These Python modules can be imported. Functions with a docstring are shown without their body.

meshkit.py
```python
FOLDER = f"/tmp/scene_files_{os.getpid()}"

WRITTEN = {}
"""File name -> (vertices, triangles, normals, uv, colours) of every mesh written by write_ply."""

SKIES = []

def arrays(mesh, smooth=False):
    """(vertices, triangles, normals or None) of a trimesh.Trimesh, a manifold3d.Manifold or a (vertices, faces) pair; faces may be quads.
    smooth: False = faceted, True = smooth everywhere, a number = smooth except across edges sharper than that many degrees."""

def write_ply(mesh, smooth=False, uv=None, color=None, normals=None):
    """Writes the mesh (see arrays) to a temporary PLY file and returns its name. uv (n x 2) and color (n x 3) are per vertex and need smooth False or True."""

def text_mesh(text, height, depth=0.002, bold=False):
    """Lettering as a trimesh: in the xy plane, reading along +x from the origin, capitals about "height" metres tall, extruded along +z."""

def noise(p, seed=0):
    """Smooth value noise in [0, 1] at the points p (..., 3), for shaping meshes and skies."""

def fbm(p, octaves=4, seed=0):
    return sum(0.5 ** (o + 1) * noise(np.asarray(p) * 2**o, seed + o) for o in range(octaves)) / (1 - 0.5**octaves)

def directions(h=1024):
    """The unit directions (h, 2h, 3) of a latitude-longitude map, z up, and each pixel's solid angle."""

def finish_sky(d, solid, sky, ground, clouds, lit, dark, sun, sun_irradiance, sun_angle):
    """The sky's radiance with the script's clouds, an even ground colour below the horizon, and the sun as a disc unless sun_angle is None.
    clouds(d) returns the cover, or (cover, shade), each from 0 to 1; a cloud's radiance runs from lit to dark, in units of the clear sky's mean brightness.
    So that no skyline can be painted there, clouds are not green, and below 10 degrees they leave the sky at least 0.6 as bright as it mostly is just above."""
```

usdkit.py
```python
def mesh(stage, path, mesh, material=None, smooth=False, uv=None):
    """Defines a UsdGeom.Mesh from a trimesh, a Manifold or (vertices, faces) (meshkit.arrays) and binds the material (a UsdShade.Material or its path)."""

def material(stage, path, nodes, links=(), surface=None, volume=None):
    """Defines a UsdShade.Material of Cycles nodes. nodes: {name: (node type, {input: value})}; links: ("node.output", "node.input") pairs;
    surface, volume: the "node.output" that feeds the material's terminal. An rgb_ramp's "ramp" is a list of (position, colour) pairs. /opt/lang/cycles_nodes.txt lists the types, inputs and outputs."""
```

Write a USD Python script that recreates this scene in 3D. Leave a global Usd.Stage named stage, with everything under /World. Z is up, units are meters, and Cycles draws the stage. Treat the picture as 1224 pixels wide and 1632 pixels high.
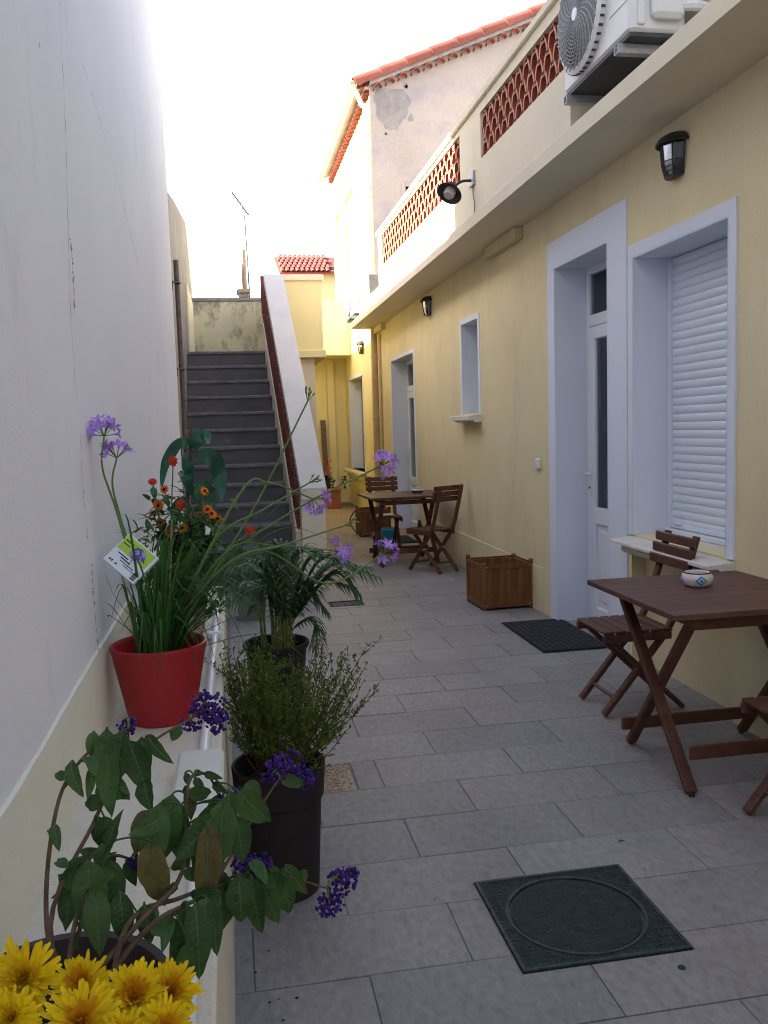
import math, random
import numpy as np, trimesh, usdkit, meshkit
from shapely.geometry import Polygon, box as sbox
from pxr import Usd, UsdGeom, UsdLux, UsdShade, Gf, Sdf

stage = Usd.Stage.CreateInMemory()
UsdGeom.SetStageUpAxis(stage, UsdGeom.Tokens.z)
UsdGeom.SetStageMetersPerUnit(stage, 1.0)
UsdGeom.Xform.Define(stage, '/World')
rnd = random.Random(7)
PI = math.pi

# ------------------------------------------------------------------ camera
EYE = np.array([0.0, 0.0, 1.48])
FPX = 1382.5
YAW, PITCH, ROLL = 0.1737, 0.0971, 0.0303
EXPOSURE = 2.46
SKY_STRENGTH = 0.10
VEIL = (5.4, 5.2, 5.1)
SUN_INTENSITY = 1.25
SUN_ELEV, SUN_AHEAD = math.radians(29), math.radians(5)     # the sun stands over the left house, a little ahead


def camera_axes():
    cy, sy, cp, sp = math.cos(YAW), math.sin(YAW), math.cos(PITCH), math.sin(PITCH)
    fwd = np.array([sy * cp, cy * cp, -sp]); right = np.array([cy, -sy, 0.0]); down = np.cross(fwd, right)
    c, s = math.cos(ROLL), math.sin(ROLL)
    return right * c + down * s, -right * s + down * c, fwd


RIGHT, DOWN, FWD = camera_axes()
cam = UsdGeom.Camera.Define(stage, '/World/camera')
m = Gf.Matrix4d(*RIGHT, 0, *(-DOWN), 0, *(-FWD), 0, *EYE, 1)
cam.AddTransformOp().Set(m)
cam.CreateHorizontalApertureAttr(36.0); cam.CreateVerticalApertureAttr(48.0)
cam.CreateFocalLengthAttr(36.0 * FPX / 1224.0)
cam.CreateClippingRangeAttr(Gf.Vec2f(0.02, 2000))
cam.CreateExposureAttr(EXPOSURE)

# ------------------------------------------------------------------ sky and sun
to_sun = np.array([-math.cos(SUN_ELEV) * math.cos(SUN_AHEAD), math.cos(SUN_ELEV) * math.sin(SUN_AHEAD), math.sin(SUN_ELEV)])
dome = UsdLux.DomeLight.Define(stage, '/World/sky')
skym = usdkit.material(stage, '/World/Looks/sky_air', {
    's': ('sky_texture', {'sky_type': 'single_scattering', 'sun_disc': False, 'sun_elevation': SUN_ELEV, 'sun_rotation': math.atan2(to_sun[0], to_sun[1]), 'air_density': 1.0, 'aerosol_density': 3.0, 'ozone_density': 1.0}),
    'tc': ('texture_coordinate', {}), 'mp': ('mapping', {'scale': (1.0, 1.0, 2.2)}),
    'n': ('noise_texture', {'scale': 1.6, 'detail': 5.0, 'roughness': 0.55}),
    'r': ('rgb_ramp', {'ramp': [(0.25, (0.8,) * 3), (0.75, (1.0,) * 3)]}),         # a thin bright veil of high cloud, thicker towards the horizon
    'sx': ('separate_xyz', {}), 'h': ('rgb_ramp', {'ramp': [(0.0, (0.92,) * 3), (0.28, (0.86,) * 3), (0.37, (0.55,) * 3), (0.43, (0.22,) * 3), (0.65, (0.10,) * 3), (1.0, (0.05,) * 3)]}),
    'f': ('math', {'math_type': 'multiply'}),
    'm': ('mix', {'color2': VEIL}),
    'b': ('background_shader', {'strength': SKY_STRENGTH})},
    [('tc.generated', 'mp.vector'), ('mp.vector', 'n.vector'), ('n.fac', 'r.fac'), ('tc.generated', 'sx.vector'), ('sx.z', 'h.fac'), ('r.color', 'f.value1'), ('h.color', 'f.value2'), ('f.value', 'm.fac'), ('s.color', 'm.color1'), ('m.color', 'b.color')], surface='b.background')
UsdShade.MaterialBindingAPI.Apply(dome.GetPrim()).Bind(skym)
dome.GetPrim().SetCustomDataByKey('kind', 'structure')
sun = UsdLux.DistantLight.Define(stage, '/World/sun')
sun.CreateNormalizeAttr(True); sun.CreateIntensityAttr(SUN_INTENSITY); sun.CreateAngleAttr(0.5); sun.CreateColorAttr(Gf.Vec3f(1.0, 0.93, 0.8))
z = to_sun; x = np.cross([0, 0, 1.0], z); x /= np.linalg.norm(x); y = np.cross(z, x)
sun.AddTransformOp().Set(Gf.Matrix4d(*x, 0, *y, 0, *z, 0, 0, 0, 0, 1))


# ------------------------------------------------------------------ helpers
def at(px, py, Y):
    """The point at the distance Y down the yard that stands in the direction of a pixel of the photograph (used offline-style to place plants in depth)."""
    d = RIGHT * ((px - 612) / FPX) + DOWN * ((py - 816) / FPX) + FWD
    return EYE + d * (Y / d[1])


used = {}


def numbered(parent, name):
    k = (parent, name); n = used.get(k, 0); used[k] = n + 1
    return f'{parent}/{name}' if n == 0 else f'{parent}/{name}_{n:03d}'


class MB:
    """Collects boxes, bars and tubes into one mesh."""
    def __init__(s): s.v, s.f, s.n = [], [], 0

    def add(s, v, f):
        v = np.asarray(v, float); f = np.asarray(f, int)
        if f.shape[1] == 4: f = np.vstack([f[:, [0, 1, 2]], f[:, [0, 2, 3]]])
        s.v.append(v); s.f.append(f + s.n); s.n += len(v); return s

    def tm(s, t): return s.add(t.vertices, t.faces)

    def box(s, lo, hi, b=0.0):
        lo, hi = np.minimum(lo, hi), np.maximum(lo, hi)
        v, f = chamfer_box(lo, hi, b); return s.add(v, f)

    def bar(s, p0, p1, w, h, up=(0, 0, 1), b=0.003):
        p0, p1 = np.asarray(p0, float), np.asarray(p1, float)
        d = p1 - p0; L = np.linalg.norm(d); d /= L
        a = np.cross(up, d); a /= np.linalg.norm(a); c = np.cross(d, a)
        v, f = chamfer_box(np.array([-w / 2, -h / 2, 0]), np.array([w / 2, h / 2, L]), b)
        return s.add(p0 + v @ np.array([a, c, d]), f)

    def tube(s, pts, r, sides=6, cap=True):
        pts = np.asarray(pts, float); n = len(pts)
        r = np.broadcast_to(np.asarray(r, float), (n,))
        t = np.gradient(pts, axis=0); t /= np.maximum(np.linalg.norm(t, axis=1, keepdims=True), 1e-9)
        ref = np.array([0.0, 0, 1]) if abs(t[0][2]) < 0.9 else np.array([1.0, 0, 0])
        a = np.cross(ref, t[0]); a /= np.linalg.norm(a); V = []
        ang = np.arange(sides) * 2 * PI / sides
        for i in range(n):
            a = a - t[i] * (a @ t[i]); a /= max(np.linalg.norm(a), 1e-9); c = np.cross(t[i], a)
            V.append(pts[i] + r[i] * (np.cos(ang)[:, None] * a + np.sin(ang)[:, None] * c))
        V = np.vstack(V); F = []
        for i in range(n - 1):
            for k in range(sides):
                k2 = (k + 1) % sides
                F.append([i * sides + k, i * sides + k2, (i + 1) * sides + k2, (i + 1) * sides + k])
        s.add(V, F)
        if cap:
            for i, fl in ((0, 1), (n - 1, 0)):
                idx = [i * sides + k for k in range(sides)]
                tri = [[idx[0], idx[k], idx[k + 1]] for k in range(1, sides - 1)]
                if fl: tri = [x[::-1] for x in tri]
                s.f.append(np.array(tri) + s.n - len(V))
        return s

    def lathe(s, prof, center, sides=28, axis=(0, 0, 1)):
        prof = np.asarray(prof, float); ang = np.arange(sides) * 2 * PI / sides
        w = np.asarray(axis, float); w /= np.linalg.norm(w)
        u = np.cross([0, 1, 0] if abs(w[1]) < .9 else [1, 0, 0], w); u /= np.linalg.norm(u); v2 = np.cross(w, u)
        V = np.vstack([np.asarray(center) + p[0] * (np.cos(ang)[:, None] * u + np.sin(ang)[:, None] * v2) + p[1] * w for p in prof])
        F = [[i * sides + k, i * sides + (k + 1) % sides, (i + 1) * sides + (k + 1) % sides, (i + 1) * sides + k] for i in range(len(prof) - 1) for k in range(sides)]
        return s.add(V, F)

    def mesh(s): return np.vstack(s.v), np.vstack(s.f)


def chamfer_box(lo, hi, b):
    lo = np.asarray(lo, float); hi = np.asarray(hi, float)
    b = min(b, 0.45 * float(np.min(hi - lo)))
    if b <= 1e-6:
        v = np.array([[x, y, z] for x in (lo[0], hi[0]) for y in (lo[1], hi[1]) for z in (lo[2], hi[2])])
        f = np.array([[0, 1, 3, 2], [4, 6, 7, 5], [0, 4, 5, 1], [2, 3, 7, 6], [0, 2, 6, 4], [1, 5, 7, 3]])
        return v, np.vstack([f[:, [0, 1, 2]], f[:, [0, 2, 3]]])
    c = (lo + hi) / 2; h = (hi - lo) / 2; v = []; idx = {}
    for sx in (-1, 1):
        for sy in (-1, 1):
            for sz in (-1, 1):
                for ax in range(3):
                    p = h - b; p = p.copy(); p[ax] = h[ax]
                    idx[(sx, sy, sz, ax)] = len(v); v.append(c + p * (sx, sy, sz))
    v = np.array(v); F = []

    def face(ids, n):
        a = v[ids]; nn = np.cross(a[1] - a[0], a[2] - a[0])
        if nn @ n < 0: ids = ids[::-1]
        for k in range(1, len(ids) - 1): F.append([ids[0], ids[k], ids[k + 1]])
    S = (-1, 1)
    for ax in range(3):
        o = [k for k in range(3) if k != ax]
        for s in S:
            ids = []
            for a, bb in ((-1, -1), (1, -1), (1, 1), (-1, 1)):
                q = [0, 0, 0]; q[ax] = s; q[o[0]] = a; q[o[1]] = bb; ids.append(idx[(*q, ax)])
            n = np.zeros(3); n[ax] = s; face(ids, n)
    for ax in range(3):
        o = [k for k in range(3) if k != ax]
        for a in S:
            for bb in S:
                ids = []
                for s, which in ((-1, o[0]), (-1, o[1]), (1, o[1]), (1, o[0])):
                    q = [0, 0, 0]; q[ax] = s; q[o[0]] = a; q[o[1]] = bb; ids.append(idx[(*q, which)])
                n = np.zeros(3); n[o[0]] = a; n[o[1]] = bb; face(ids, n)
    for sx in S:
        for sy in S:
            for sz in S:
                face([idx[(sx, sy, sz, k)] for k in range(3)], np.array([sx, sy, sz], float))
    return v, np.array(F)


class T:
    """A thing: an Xform at its base whose children are its parts."""
    def __init__(s, name, label, cat, loc=(0, 0, 0), rotz=0.0, group=None, kind=None):
        s.path = numbered('/World', name); x = UsdGeom.Xform.Define(stage, s.path)
        s.loc = np.asarray(loc, float)
        x.AddTranslateOp().Set(Gf.Vec3d(*map(float, loc)))
        x.AddRotateZOp().Set(float(rotz))
        s.prim = x.GetPrim(); tag(s.prim, label, cat, group, kind)

    def part(s, name, mesh, mat, world=True, smooth=False, label=None, kind=None, under=None):
        v, f = mesh.mesh() if isinstance(mesh, MB) else ((mesh.vertices, mesh.faces) if hasattr(mesh, 'vertices') else mesh)
        v = np.asarray(v, float)
        v = v - s.loc if world else v * getattr(s, 'scale', 1.0)
        p = numbered(under or s.path, name)
        g = usdkit.mesh(stage, p, (v, f), MAT[mat], smooth=smooth).GetPrim()
        if label: g.SetCustomDataByKey('label', label)
        if kind: g.SetCustomDataByKey('kind', kind)
        return p


def tag(prim, label=None, cat=None, group=None, kind=None):
    for k, v in (('label', label), ('category', cat), ('group', group), ('kind', kind)):
        if v: prim.SetCustomDataByKey(k, v)


def copy_of(src, name, label, loc, rotz=0.0, group=None):
    p = numbered('/World', name); x = UsdGeom.Xform.Define(stage, p)
    x.GetPrim().GetReferences().AddInternalReference(src.path)
    ops = x.GetOrderedXformOps()
    ops[0].Set(Gf.Vec3d(*map(float, loc))); ops[1].Set(float(rotz))
    x.GetPrim().SetInstanceable(True)
    tag(x.GetPrim(), label, None, group)
    return p


def struct(name, mesh, mat, smooth=False, kind='structure', label=None, cat=None):
    v, f = mesh.mesh() if isinstance(mesh, MB) else ((mesh.vertices, mesh.faces) if hasattr(mesh, 'vertices') else mesh)
    g = usdkit.mesh(stage, numbered('/World', name), (v, f), MAT[mat], smooth=smooth).GetPrim()
    tag(g, label, cat, None, kind); return str(g.GetPath())


def yz_prism(poly, x0, x1):
    """A shapely polygon in (Y, Z) extruded from x0 to x1."""
    t = trimesh.creation.extrude_polygon(poly, abs(x1 - x0), engine='earcut')
    v = np.array(t.vertices); out = np.stack([v[:, 2] + min(x0, x1), v[:, 0], v[:, 1]], 1)
    return out, np.array(t.faces)


def xz_prism(poly, y0, y1):
    t = trimesh.creation.extrude_polygon(poly, abs(y1 - y0), engine='earcut')
    v = np.array(t.vertices); out = np.stack([v[:, 0], v[:, 2] + min(y0, y1), v[:, 1]], 1)
    return out, np.array(t.faces)[:, ::-1]


def curve(pts, n=14):
    """A smooth curve through the points (Catmull-Rom)."""
    P = np.asarray(pts, float)
    if len(P) == 2: return P[0] + np.linspace(0, 1, n)[:, None] * (P[1] - P[0])
    P = np.vstack([2 * P[0] - P[1], P, 2 * P[-1] - P[-2]]); out = []
    segs = len(P) - 3
    for k in range(segs):
        t = np.linspace(0, 1, max(2, n // segs + 1), endpoint=(k == segs - 1))[:, None]
        a, b, c, d = P[k:k + 4]
        out.append(0.5 * (2 * b + (c - a) * t + (2 * a - 5 * b + 4 * c - d) * t ** 2 + (3 * b - a - 3 * c + d) * t ** 3))
    return np.vstack(out)


# ------------------------------------------------------------------ materials
MAT = {}


def M(name, color, rough=0.8, var=0.12, scale=3.0, fine=60.0, bump=0.0, bscale=120.0, rand=0.0, stain=None, spec=0.3, transl=0.0, metal=0.0, stretch=None, fine_amt=None, sheen=None):
    """A procedural material: a colour with broad and fine mottling in the world, optional stains, bump and a tint of its own per object."""
    c = np.asarray(color, float); n, l = {}, []
    n['pos'] = ('geometry', {})
    vec = 'pos.position'
    if stretch is not None:
        n['map'] = ('mapping', {'scale': stretch}); l.append(('pos.position', 'map.vector')); vec = 'map.vector'
    n['n1'] = ('noise_texture', {'scale': scale, 'detail': 4.0, 'roughness': 0.6}); l.append((vec, 'n1.vector'))
    n['r1'] = ('rgb_ramp', {'ramp': [(0.25, tuple(c * (1 - var))), (0.75, tuple(np.minimum(c * (1 + var), 0.95)))]}); l.append(('n1.fac', 'r1.fac'))
    n['n2'] = ('noise_texture', {'scale': fine, 'detail': 3.0, 'roughness': 0.7}); l.append((vec, 'n2.vector'))
    fa = var * 0.6 if fine_amt is None else fine_amt
    n['r2'] = ('rgb_ramp', {'ramp': [(0.3, (1 - fa,) * 3), (0.7, (1 + fa,) * 3)]}); l.append(('n2.fac', 'r2.fac'))
    n['mx'] = ('vector_math', {'math_type': 'multiply'}); l += [('r1.color', 'mx.vector1'), ('r2.color', 'mx.vector2')]
    out = 'mx.vector'
    if stain:
        sc, lo, hi, col = stain[:4]
        n['ms'] = ('mapping', {'scale': stain[4] if len(stain) > 4 else (1, 1, 1)}); l.append(('pos.position', 'ms.vector'))
        n['ns'] = ('noise_texture', {'scale': sc, 'detail': 6.0, 'roughness': 0.7}); l.append(('ms.vector', 'ns.vector'))
        n['rs'] = ('rgb_ramp', {'ramp': [(lo, (0, 0, 0)), (hi, (1, 1, 1))]}); l.append(('ns.fac', 'rs.fac'))
        n['mxs'] = ('mix', {'color2': tuple(col)}); l += [('rs.color', 'mxs.fac'), (out, 'mxs.color1')]
        out = 'mxs.color'
    if rand:
        n['oi'] = ('object_info', {})
        n['rr'] = ('rgb_ramp', {'ramp': [(0, (1 - rand, 1 - rand, 1 - rand)), (0.5, (1 + rand * .3, 1 - rand * .1, 1 - rand * .3)), (1, (1 + rand, 1 + rand, 1 + rand))]}); l.append(('oi.random', 'rr.fac'))
        n['mr'] = ('vector_math', {'math_type': 'multiply'}); l += [(out, 'mr.vector1'), ('rr.color', 'mr.vector2')]
        out = 'mr.vector'
    n['p'] = ('principled_bsdf', {'roughness': rough, 'specular_ior_level': spec, 'metallic': metal}); l.append((out, 'p.base_color'))
    if bump:
        n['nb'] = ('noise_texture', {'scale': bscale, 'detail': 3.0, 'roughness': 0.6}); l.append((vec, 'nb.vector'))
        n['bp'] = ('bump', {'strength': bump, 'distance': 0.01}); l += [('nb.fac', 'bp.height'), ('bp.normal', 'p.normal')]
    surf = 'p.BSDF'
    if transl:
        n['tr'] = ('translucent_bsdf', {}); l.append((out, 'tr.color'))
        n['mc'] = ('mix_closure', {'fac': transl}); l += [('p.BSDF', 'mc.closure1'), ('tr.BSDF', 'mc.closure2')]
        surf = 'mc.closure'
    MAT[name] = usdkit.material(stage, '/World/Looks/' + name, n, l, surface=surf)
    return MAT[name]


M('white_plaster', (0.80, 0.755, 0.75), var=0.06, scale=0.8, bump=0.10, bscale=130, fine_amt=0.02, stain=(3.0, 0.58, 0.95, (0.63, 0.55, 0.49), (1.5, 1.5, 0.6)))
M('yellow_stucco', (0.74, 0.645, 0.40), var=0.06, scale=1.5, bump=0.40, bscale=170, fine_amt=0.04, stain=(2.2, 0.52, 0.9, (0.60, 0.50, 0.32), (1, 1, 0.4)))
M('far_yellow', (0.78, 0.68, 0.37), var=0.05, scale=1.5, bump=0.3, bscale=160)
M('cream_plaster', (0.74, 0.66, 0.50), var=0.06, scale=1.5, bump=0.3, bscale=160, stain=(3.0, 0.6, 0.9, (0.56, 0.50, 0.40), (1, 1, 0.35)))
M('ledge_plaster', (0.70, 0.62, 0.48), var=0.08, scale=3, bump=0.4, bscale=140, stain=(26.0, 0.66, 0.74, (0.30, 0.26, 0.21)))
M('coping_white', (0.60, 0.58, 0.56), var=0.06, scale=3, bump=0.15, bscale=120, stain=(3.0, 0.55, 0.9, (0.48, 0.46, 0.42), (1, 1, 0.5)))
M('terracotta_old', (0.17, 0.05, 0.036), rough=0.8, var=0.3, scale=12, rand=0.15)
M('sill_stone', (0.68, 0.63, 0.57), rough=0.6, var=0.10, scale=8, bump=0.1, stain=(9.0, 0.55, 0.8, (0.52, 0.46, 0.40)))
M('white_trim', (0.69, 0.735, 0.82), var=0.03, scale=2, bump=0.15, bscale=180)
M('gable_render', (0.40, 0.335, 0.30), var=0.12, scale=0.9, bump=0.35, bscale=60, stain=(1.9, 0.50, 0.72, (0.30, 0.27, 0.29)))
M('grey_render', (0.25, 0.225, 0.215), var=0.25, scale=6, bump=0.4, bscale=60)
M('mouldy_wall', (0.60, 0.54, 0.36), var=0.14, scale=2.5, bump=0.4, bscale=60, stain=(5.5, 0.48, 0.68, (0.19, 0.175, 0.14), (1, 1, 0.55)))
M('dirty_wall', (0.25, 0.235, 0.22), var=0.2, scale=3, bump=0.5, bscale=60, stain=(5.0, 0.52, 0.75, (0.16, 0.14, 0.13), (1, 1, 0.4)))
M('tile_stone', (0.262, 0.244, 0.233), rough=0.55, var=0.15, scale=3, fine=45, fine_amt=0.20, bump=0.15, bscale=90, rand=0.08, stretch=(1, 0.45, 1), stain=(7.0, 0.58, 0.85, (0.29, 0.28, 0.275), (1.4, 0.5, 1)))
M('tile_warm_bounce', (0.36, 0.28, 0.18), rough=0.7, var=0.10, scale=4, bump=0.12, bscale=90, rand=0.05)  # far paving colour warmed to stand for yellow light bounced off the walls
M('painted_foot', (0.80, 0.74, 0.58), var=0.05, scale=2, bump=0.12, bscale=140)
M('grout', (0.19, 0.178, 0.17), var=0.2, scale=20)
M('old_granite', (0.26, 0.26, 0.27), var=0.3, scale=60, fine=200, bump=0.4)
M('gravel', (0.42, 0.34, 0.24), var=0.3, scale=80, rand=0.3)
M('ground_earth', (0.20, 0.18, 0.15), var=0.3, scale=1)
M('step_paint', (0.105, 0.098, 0.10), rough=0.7, var=0.2, scale=3, bump=0.3, bscale=60, stain=(6, 0.6, 0.8, (0.20, 0.185, 0.18)))
M('step_edge', (0.165, 0.152, 0.15), rough=0.7, var=0.3, scale=10, bump=0.4, bscale=60)
M('terracotta_dark', (0.30, 0.065, 0.045), rough=0.65, var=0.2, scale=8, rand=0.12)
M('roof_clay', (0.24, 0.075, 0.056), rough=0.8, var=0.2, scale=5, rand=0.18)
M('roof_clay_pale', (0.60, 0.42, 0.34), rough=0.85, var=0.2, scale=5, rand=0.12)
M('white_plastic', (0.74, 0.77, 0.82), rough=0.4, var=0.02, spec=0.5)
M('shutter_white', (0.71, 0.765, 0.85), rough=0.35, var=0.02, spec=0.5, rand=0.015)
M('ac_white', (0.72, 0.71, 0.69), rough=0.45, var=0.04, scale=4, spec=0.5)
M('ac_grille', (0.33, 0.33, 0.34), rough=0.5, var=0.05)
M('ac_dark', (0.06, 0.062, 0.065), rough=0.6, var=0.2)
M('galvanised', (0.42, 0.43, 0.44), rough=0.45, metal=0.6, var=0.2)
M('black_metal', (0.022, 0.02, 0.02), rough=0.45, var=0.2, spec=0.5)
M('rust_iron', (0.16, 0.11, 0.09), rough=0.8, var=0.4, scale=20)
M('crack_brown', (0.40, 0.32, 0.27), rough=0.9)
M('frosted', (0.50, 0.44, 0.38), rough=0.5, var=0.1, scale=30)
M('wood_brown', (0.10, 0.039, 0.023), rough=0.55, var=0.36, scale=14, fine=90, stretch=(1, 1, 1), rand=0.15, spec=0.35, bump=0.08, bscale=120)
M('wood_table', (0.10, 0.041, 0.027), rough=0.5, var=0.32, scale=9, fine=70, stretch=(0.35, 3, 1), rand=0.10, spec=0.4, bump=0.06, bscale=90)
M('wood_orange', (0.17, 0.068, 0.022), rough=0.65, var=0.35, scale=9, fine=60, stretch=(3, 3, 0.4), rand=0.22, bump=0.1)
M('wood_far', (0.36, 0.13, 0.05), rough=0.65, var=0.2, scale=9)
M('mat_black', (0.018, 0.018, 0.021), rough=0.9, var=0.5, scale=60, fine=240, bump=0.8, bscale=300)
M('mat_rib', (0.045, 0.044, 0.047), rough=0.9, var=0.4, scale=90, bump=0.5)
M('cast_iron', (0.020, 0.029, 0.034), rough=0.7, var=0.4, scale=25, spec=0.25, bump=0.3, bscale=200)
M('cast_iron_worn', (0.040, 0.052, 0.060), rough=0.6, var=0.5, scale=25, spec=0.3)
M('pipe_tan', (0.50, 0.36, 0.20), rough=0.6, var=0.2, scale=6)
M('box_tan', (0.66, 0.55, 0.32), rough=0.7, var=0.1)
M('red_glaze', (0.33, 0.009, 0.014), rough=0.42, var=0.08, spec=0.5, bump=0.04, bscale=40, stain=(14.0, 0.60, 0.85, (0.25, 0.03, 0.03), (1, 1, 0.5)))
M('pot_dark', (0.024, 0.018, 0.017), rough=0.6, var=0.2, spec=0.22, bump=0.06, bscale=60, stain=(9.0, 0.58, 0.8, (0.075, 0.062, 0.052), (1, 1, 0.5)))
M('pot_brown', (0.06, 0.045, 0.04), rough=0.6, var=0.15)
M('pot_grey', (0.16, 0.155, 0.15), rough=0.7, var=0.12)
M('soil', (0.030, 0.022, 0.016), rough=1.0, var=0.5, scale=60, bump=1.0, bscale=120)
M('leaf_blade', (0.045, 0.13, 0.026), rough=0.5, var=0.3, scale=10, transl=0.25, spec=0.3)
M('leaf_helio', (0.055, 0.115, 0.032), rough=0.6, var=0.3, scale=16, transl=0.25, rand=0.3, bump=0.25, bscale=220, spec=0.25)
M('leaf_vein', (0.085, 0.15, 0.05), rough=0.6)
M('leaf_helio_old', (0.15, 0.12, 0.04), rough=0.6, var=0.35, scale=20, transl=0.25, rand=0.3, bump=0.2, bscale=220)
M('leaf_palm', (0.045, 0.11, 0.035), rough=0.45, var=0.3, scale=12, transl=0.2, spec=0.35)
M('leaf_shrub', (0.115, 0.165, 0.020), rough=0.6, var=0.4, scale=16, transl=0.25)
M('leaf_zinnia', (0.055, 0.14, 0.03), rough=0.6, var=0.3, scale=16, transl=0.25)
M('leaf_corn', (0.03, 0.105, 0.06), rough=0.45, var=0.2, scale=8, transl=0.25, spec=0.4)
M('stem_green', (0.12, 0.19, 0.05), rough=0.55, var=0.2)
M('stem_brown', (0.11, 0.065, 0.04), rough=0.8, var=0.3, scale=30)
M('stem_palm', (0.14, 0.15, 0.04), rough=0.6, var=0.3, scale=30)
M('cane', (0.35, 0.28, 0.14), rough=0.7, var=0.2)
M('violet', (0.50, 0.27, 0.74), rough=0.6, var=0.2, scale=40, transl=0.2)
M('purple_deep', (0.055, 0.013, 0.17), rough=0.7, var=0.4, scale=60, transl=0.1)
M('petal_yellow', (0.86, 0.61, 0.008), rough=0.6, var=0.12, scale=30, transl=0.2)
M('petal_gold', (0.74, 0.34, 0.008), rough=0.6, var=0.2, scale=40, transl=0.15)
M('petal_amber', (0.78, 0.47, 0.010), rough=0.6, var=0.15, scale=40, transl=0.15)
M('petal_orange', (0.75, 0.20, 0.012), rough=0.6, var=0.2, scale=40, transl=0.15, rand=0.25)
M('petal_red', (0.60, 0.045, 0.012), rough=0.6, var=0.2, scale=40, transl=0.15)
M('flower_eye', (0.07, 0.012, 0.008), rough=0.8)
M('card_white', (0.76, 0.78, 0.80), rough=0.35, var=0.02)
M('card_green', (0.42, 0.62, 0.06), rough=0.35, var=0.03)
M('card_purple', (0.10, 0.09, 0.26), rough=0.4, var=0.6, scale=90, fine=200, stain=(90, 0.48, 0.56, (0.45, 0.30, 0.72)))
M('ink', (0.02, 0.02, 0.022), rough=0.6)
M('porcelain', (0.70, 0.62, 0.58), rough=0.25, var=0.03, spec=0.5)
M('blue_glaze', (0.03, 0.22, 0.50), rough=0.3, var=0.15, scale=80)
M('blue_pale', (0.35, 0.52, 0.68), rough=0.3)
M('bucket_blue', (0.03, 0.28, 0.42), rough=0.4)
M('cloth', (0.50, 0.42, 0.36), rough=0.95, var=0.2, scale=30)
M('paint_white_pipe', (0.78, 0.78, 0.79), rough=0.35, var=0.03, spec=0.5)
M('plate_cream', (0.66, 0.64, 0.55), rough=0.45, var=0.04)
M('antenna_metal', (0.10, 0.11, 0.13), rough=0.6)
M('chimney_clay', (0.33, 0.25, 0.20), rough=0.9, var=0.3, scale=5, bump=0.4)
MAT['glass'] = usdkit.material(stage, '/World/Looks/glass', {
    'g': ('glossy_bsdf', {'roughness': 0.03, 'color': (0.9, 0.95, 1.0)}), 't': ('transparent_bsdf', {'color': (0.75, 0.8, 0.82)}),
    'f': ('fresnel', {'IOR': 1.5}), 'm': ('mix_closure', {})}, [('f.fac', 'm.fac'), ('t.BSDF', 'm.closure1'), ('g.BSDF', 'm.closure2')], surface='m.closure')
M('dark_room', (0.09, 0.10, 0.11), rough=0.9, var=0.1)
M('curtain_grey', (0.30, 0.30, 0.31), rough=0.9, var=0.15, scale=20)
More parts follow.
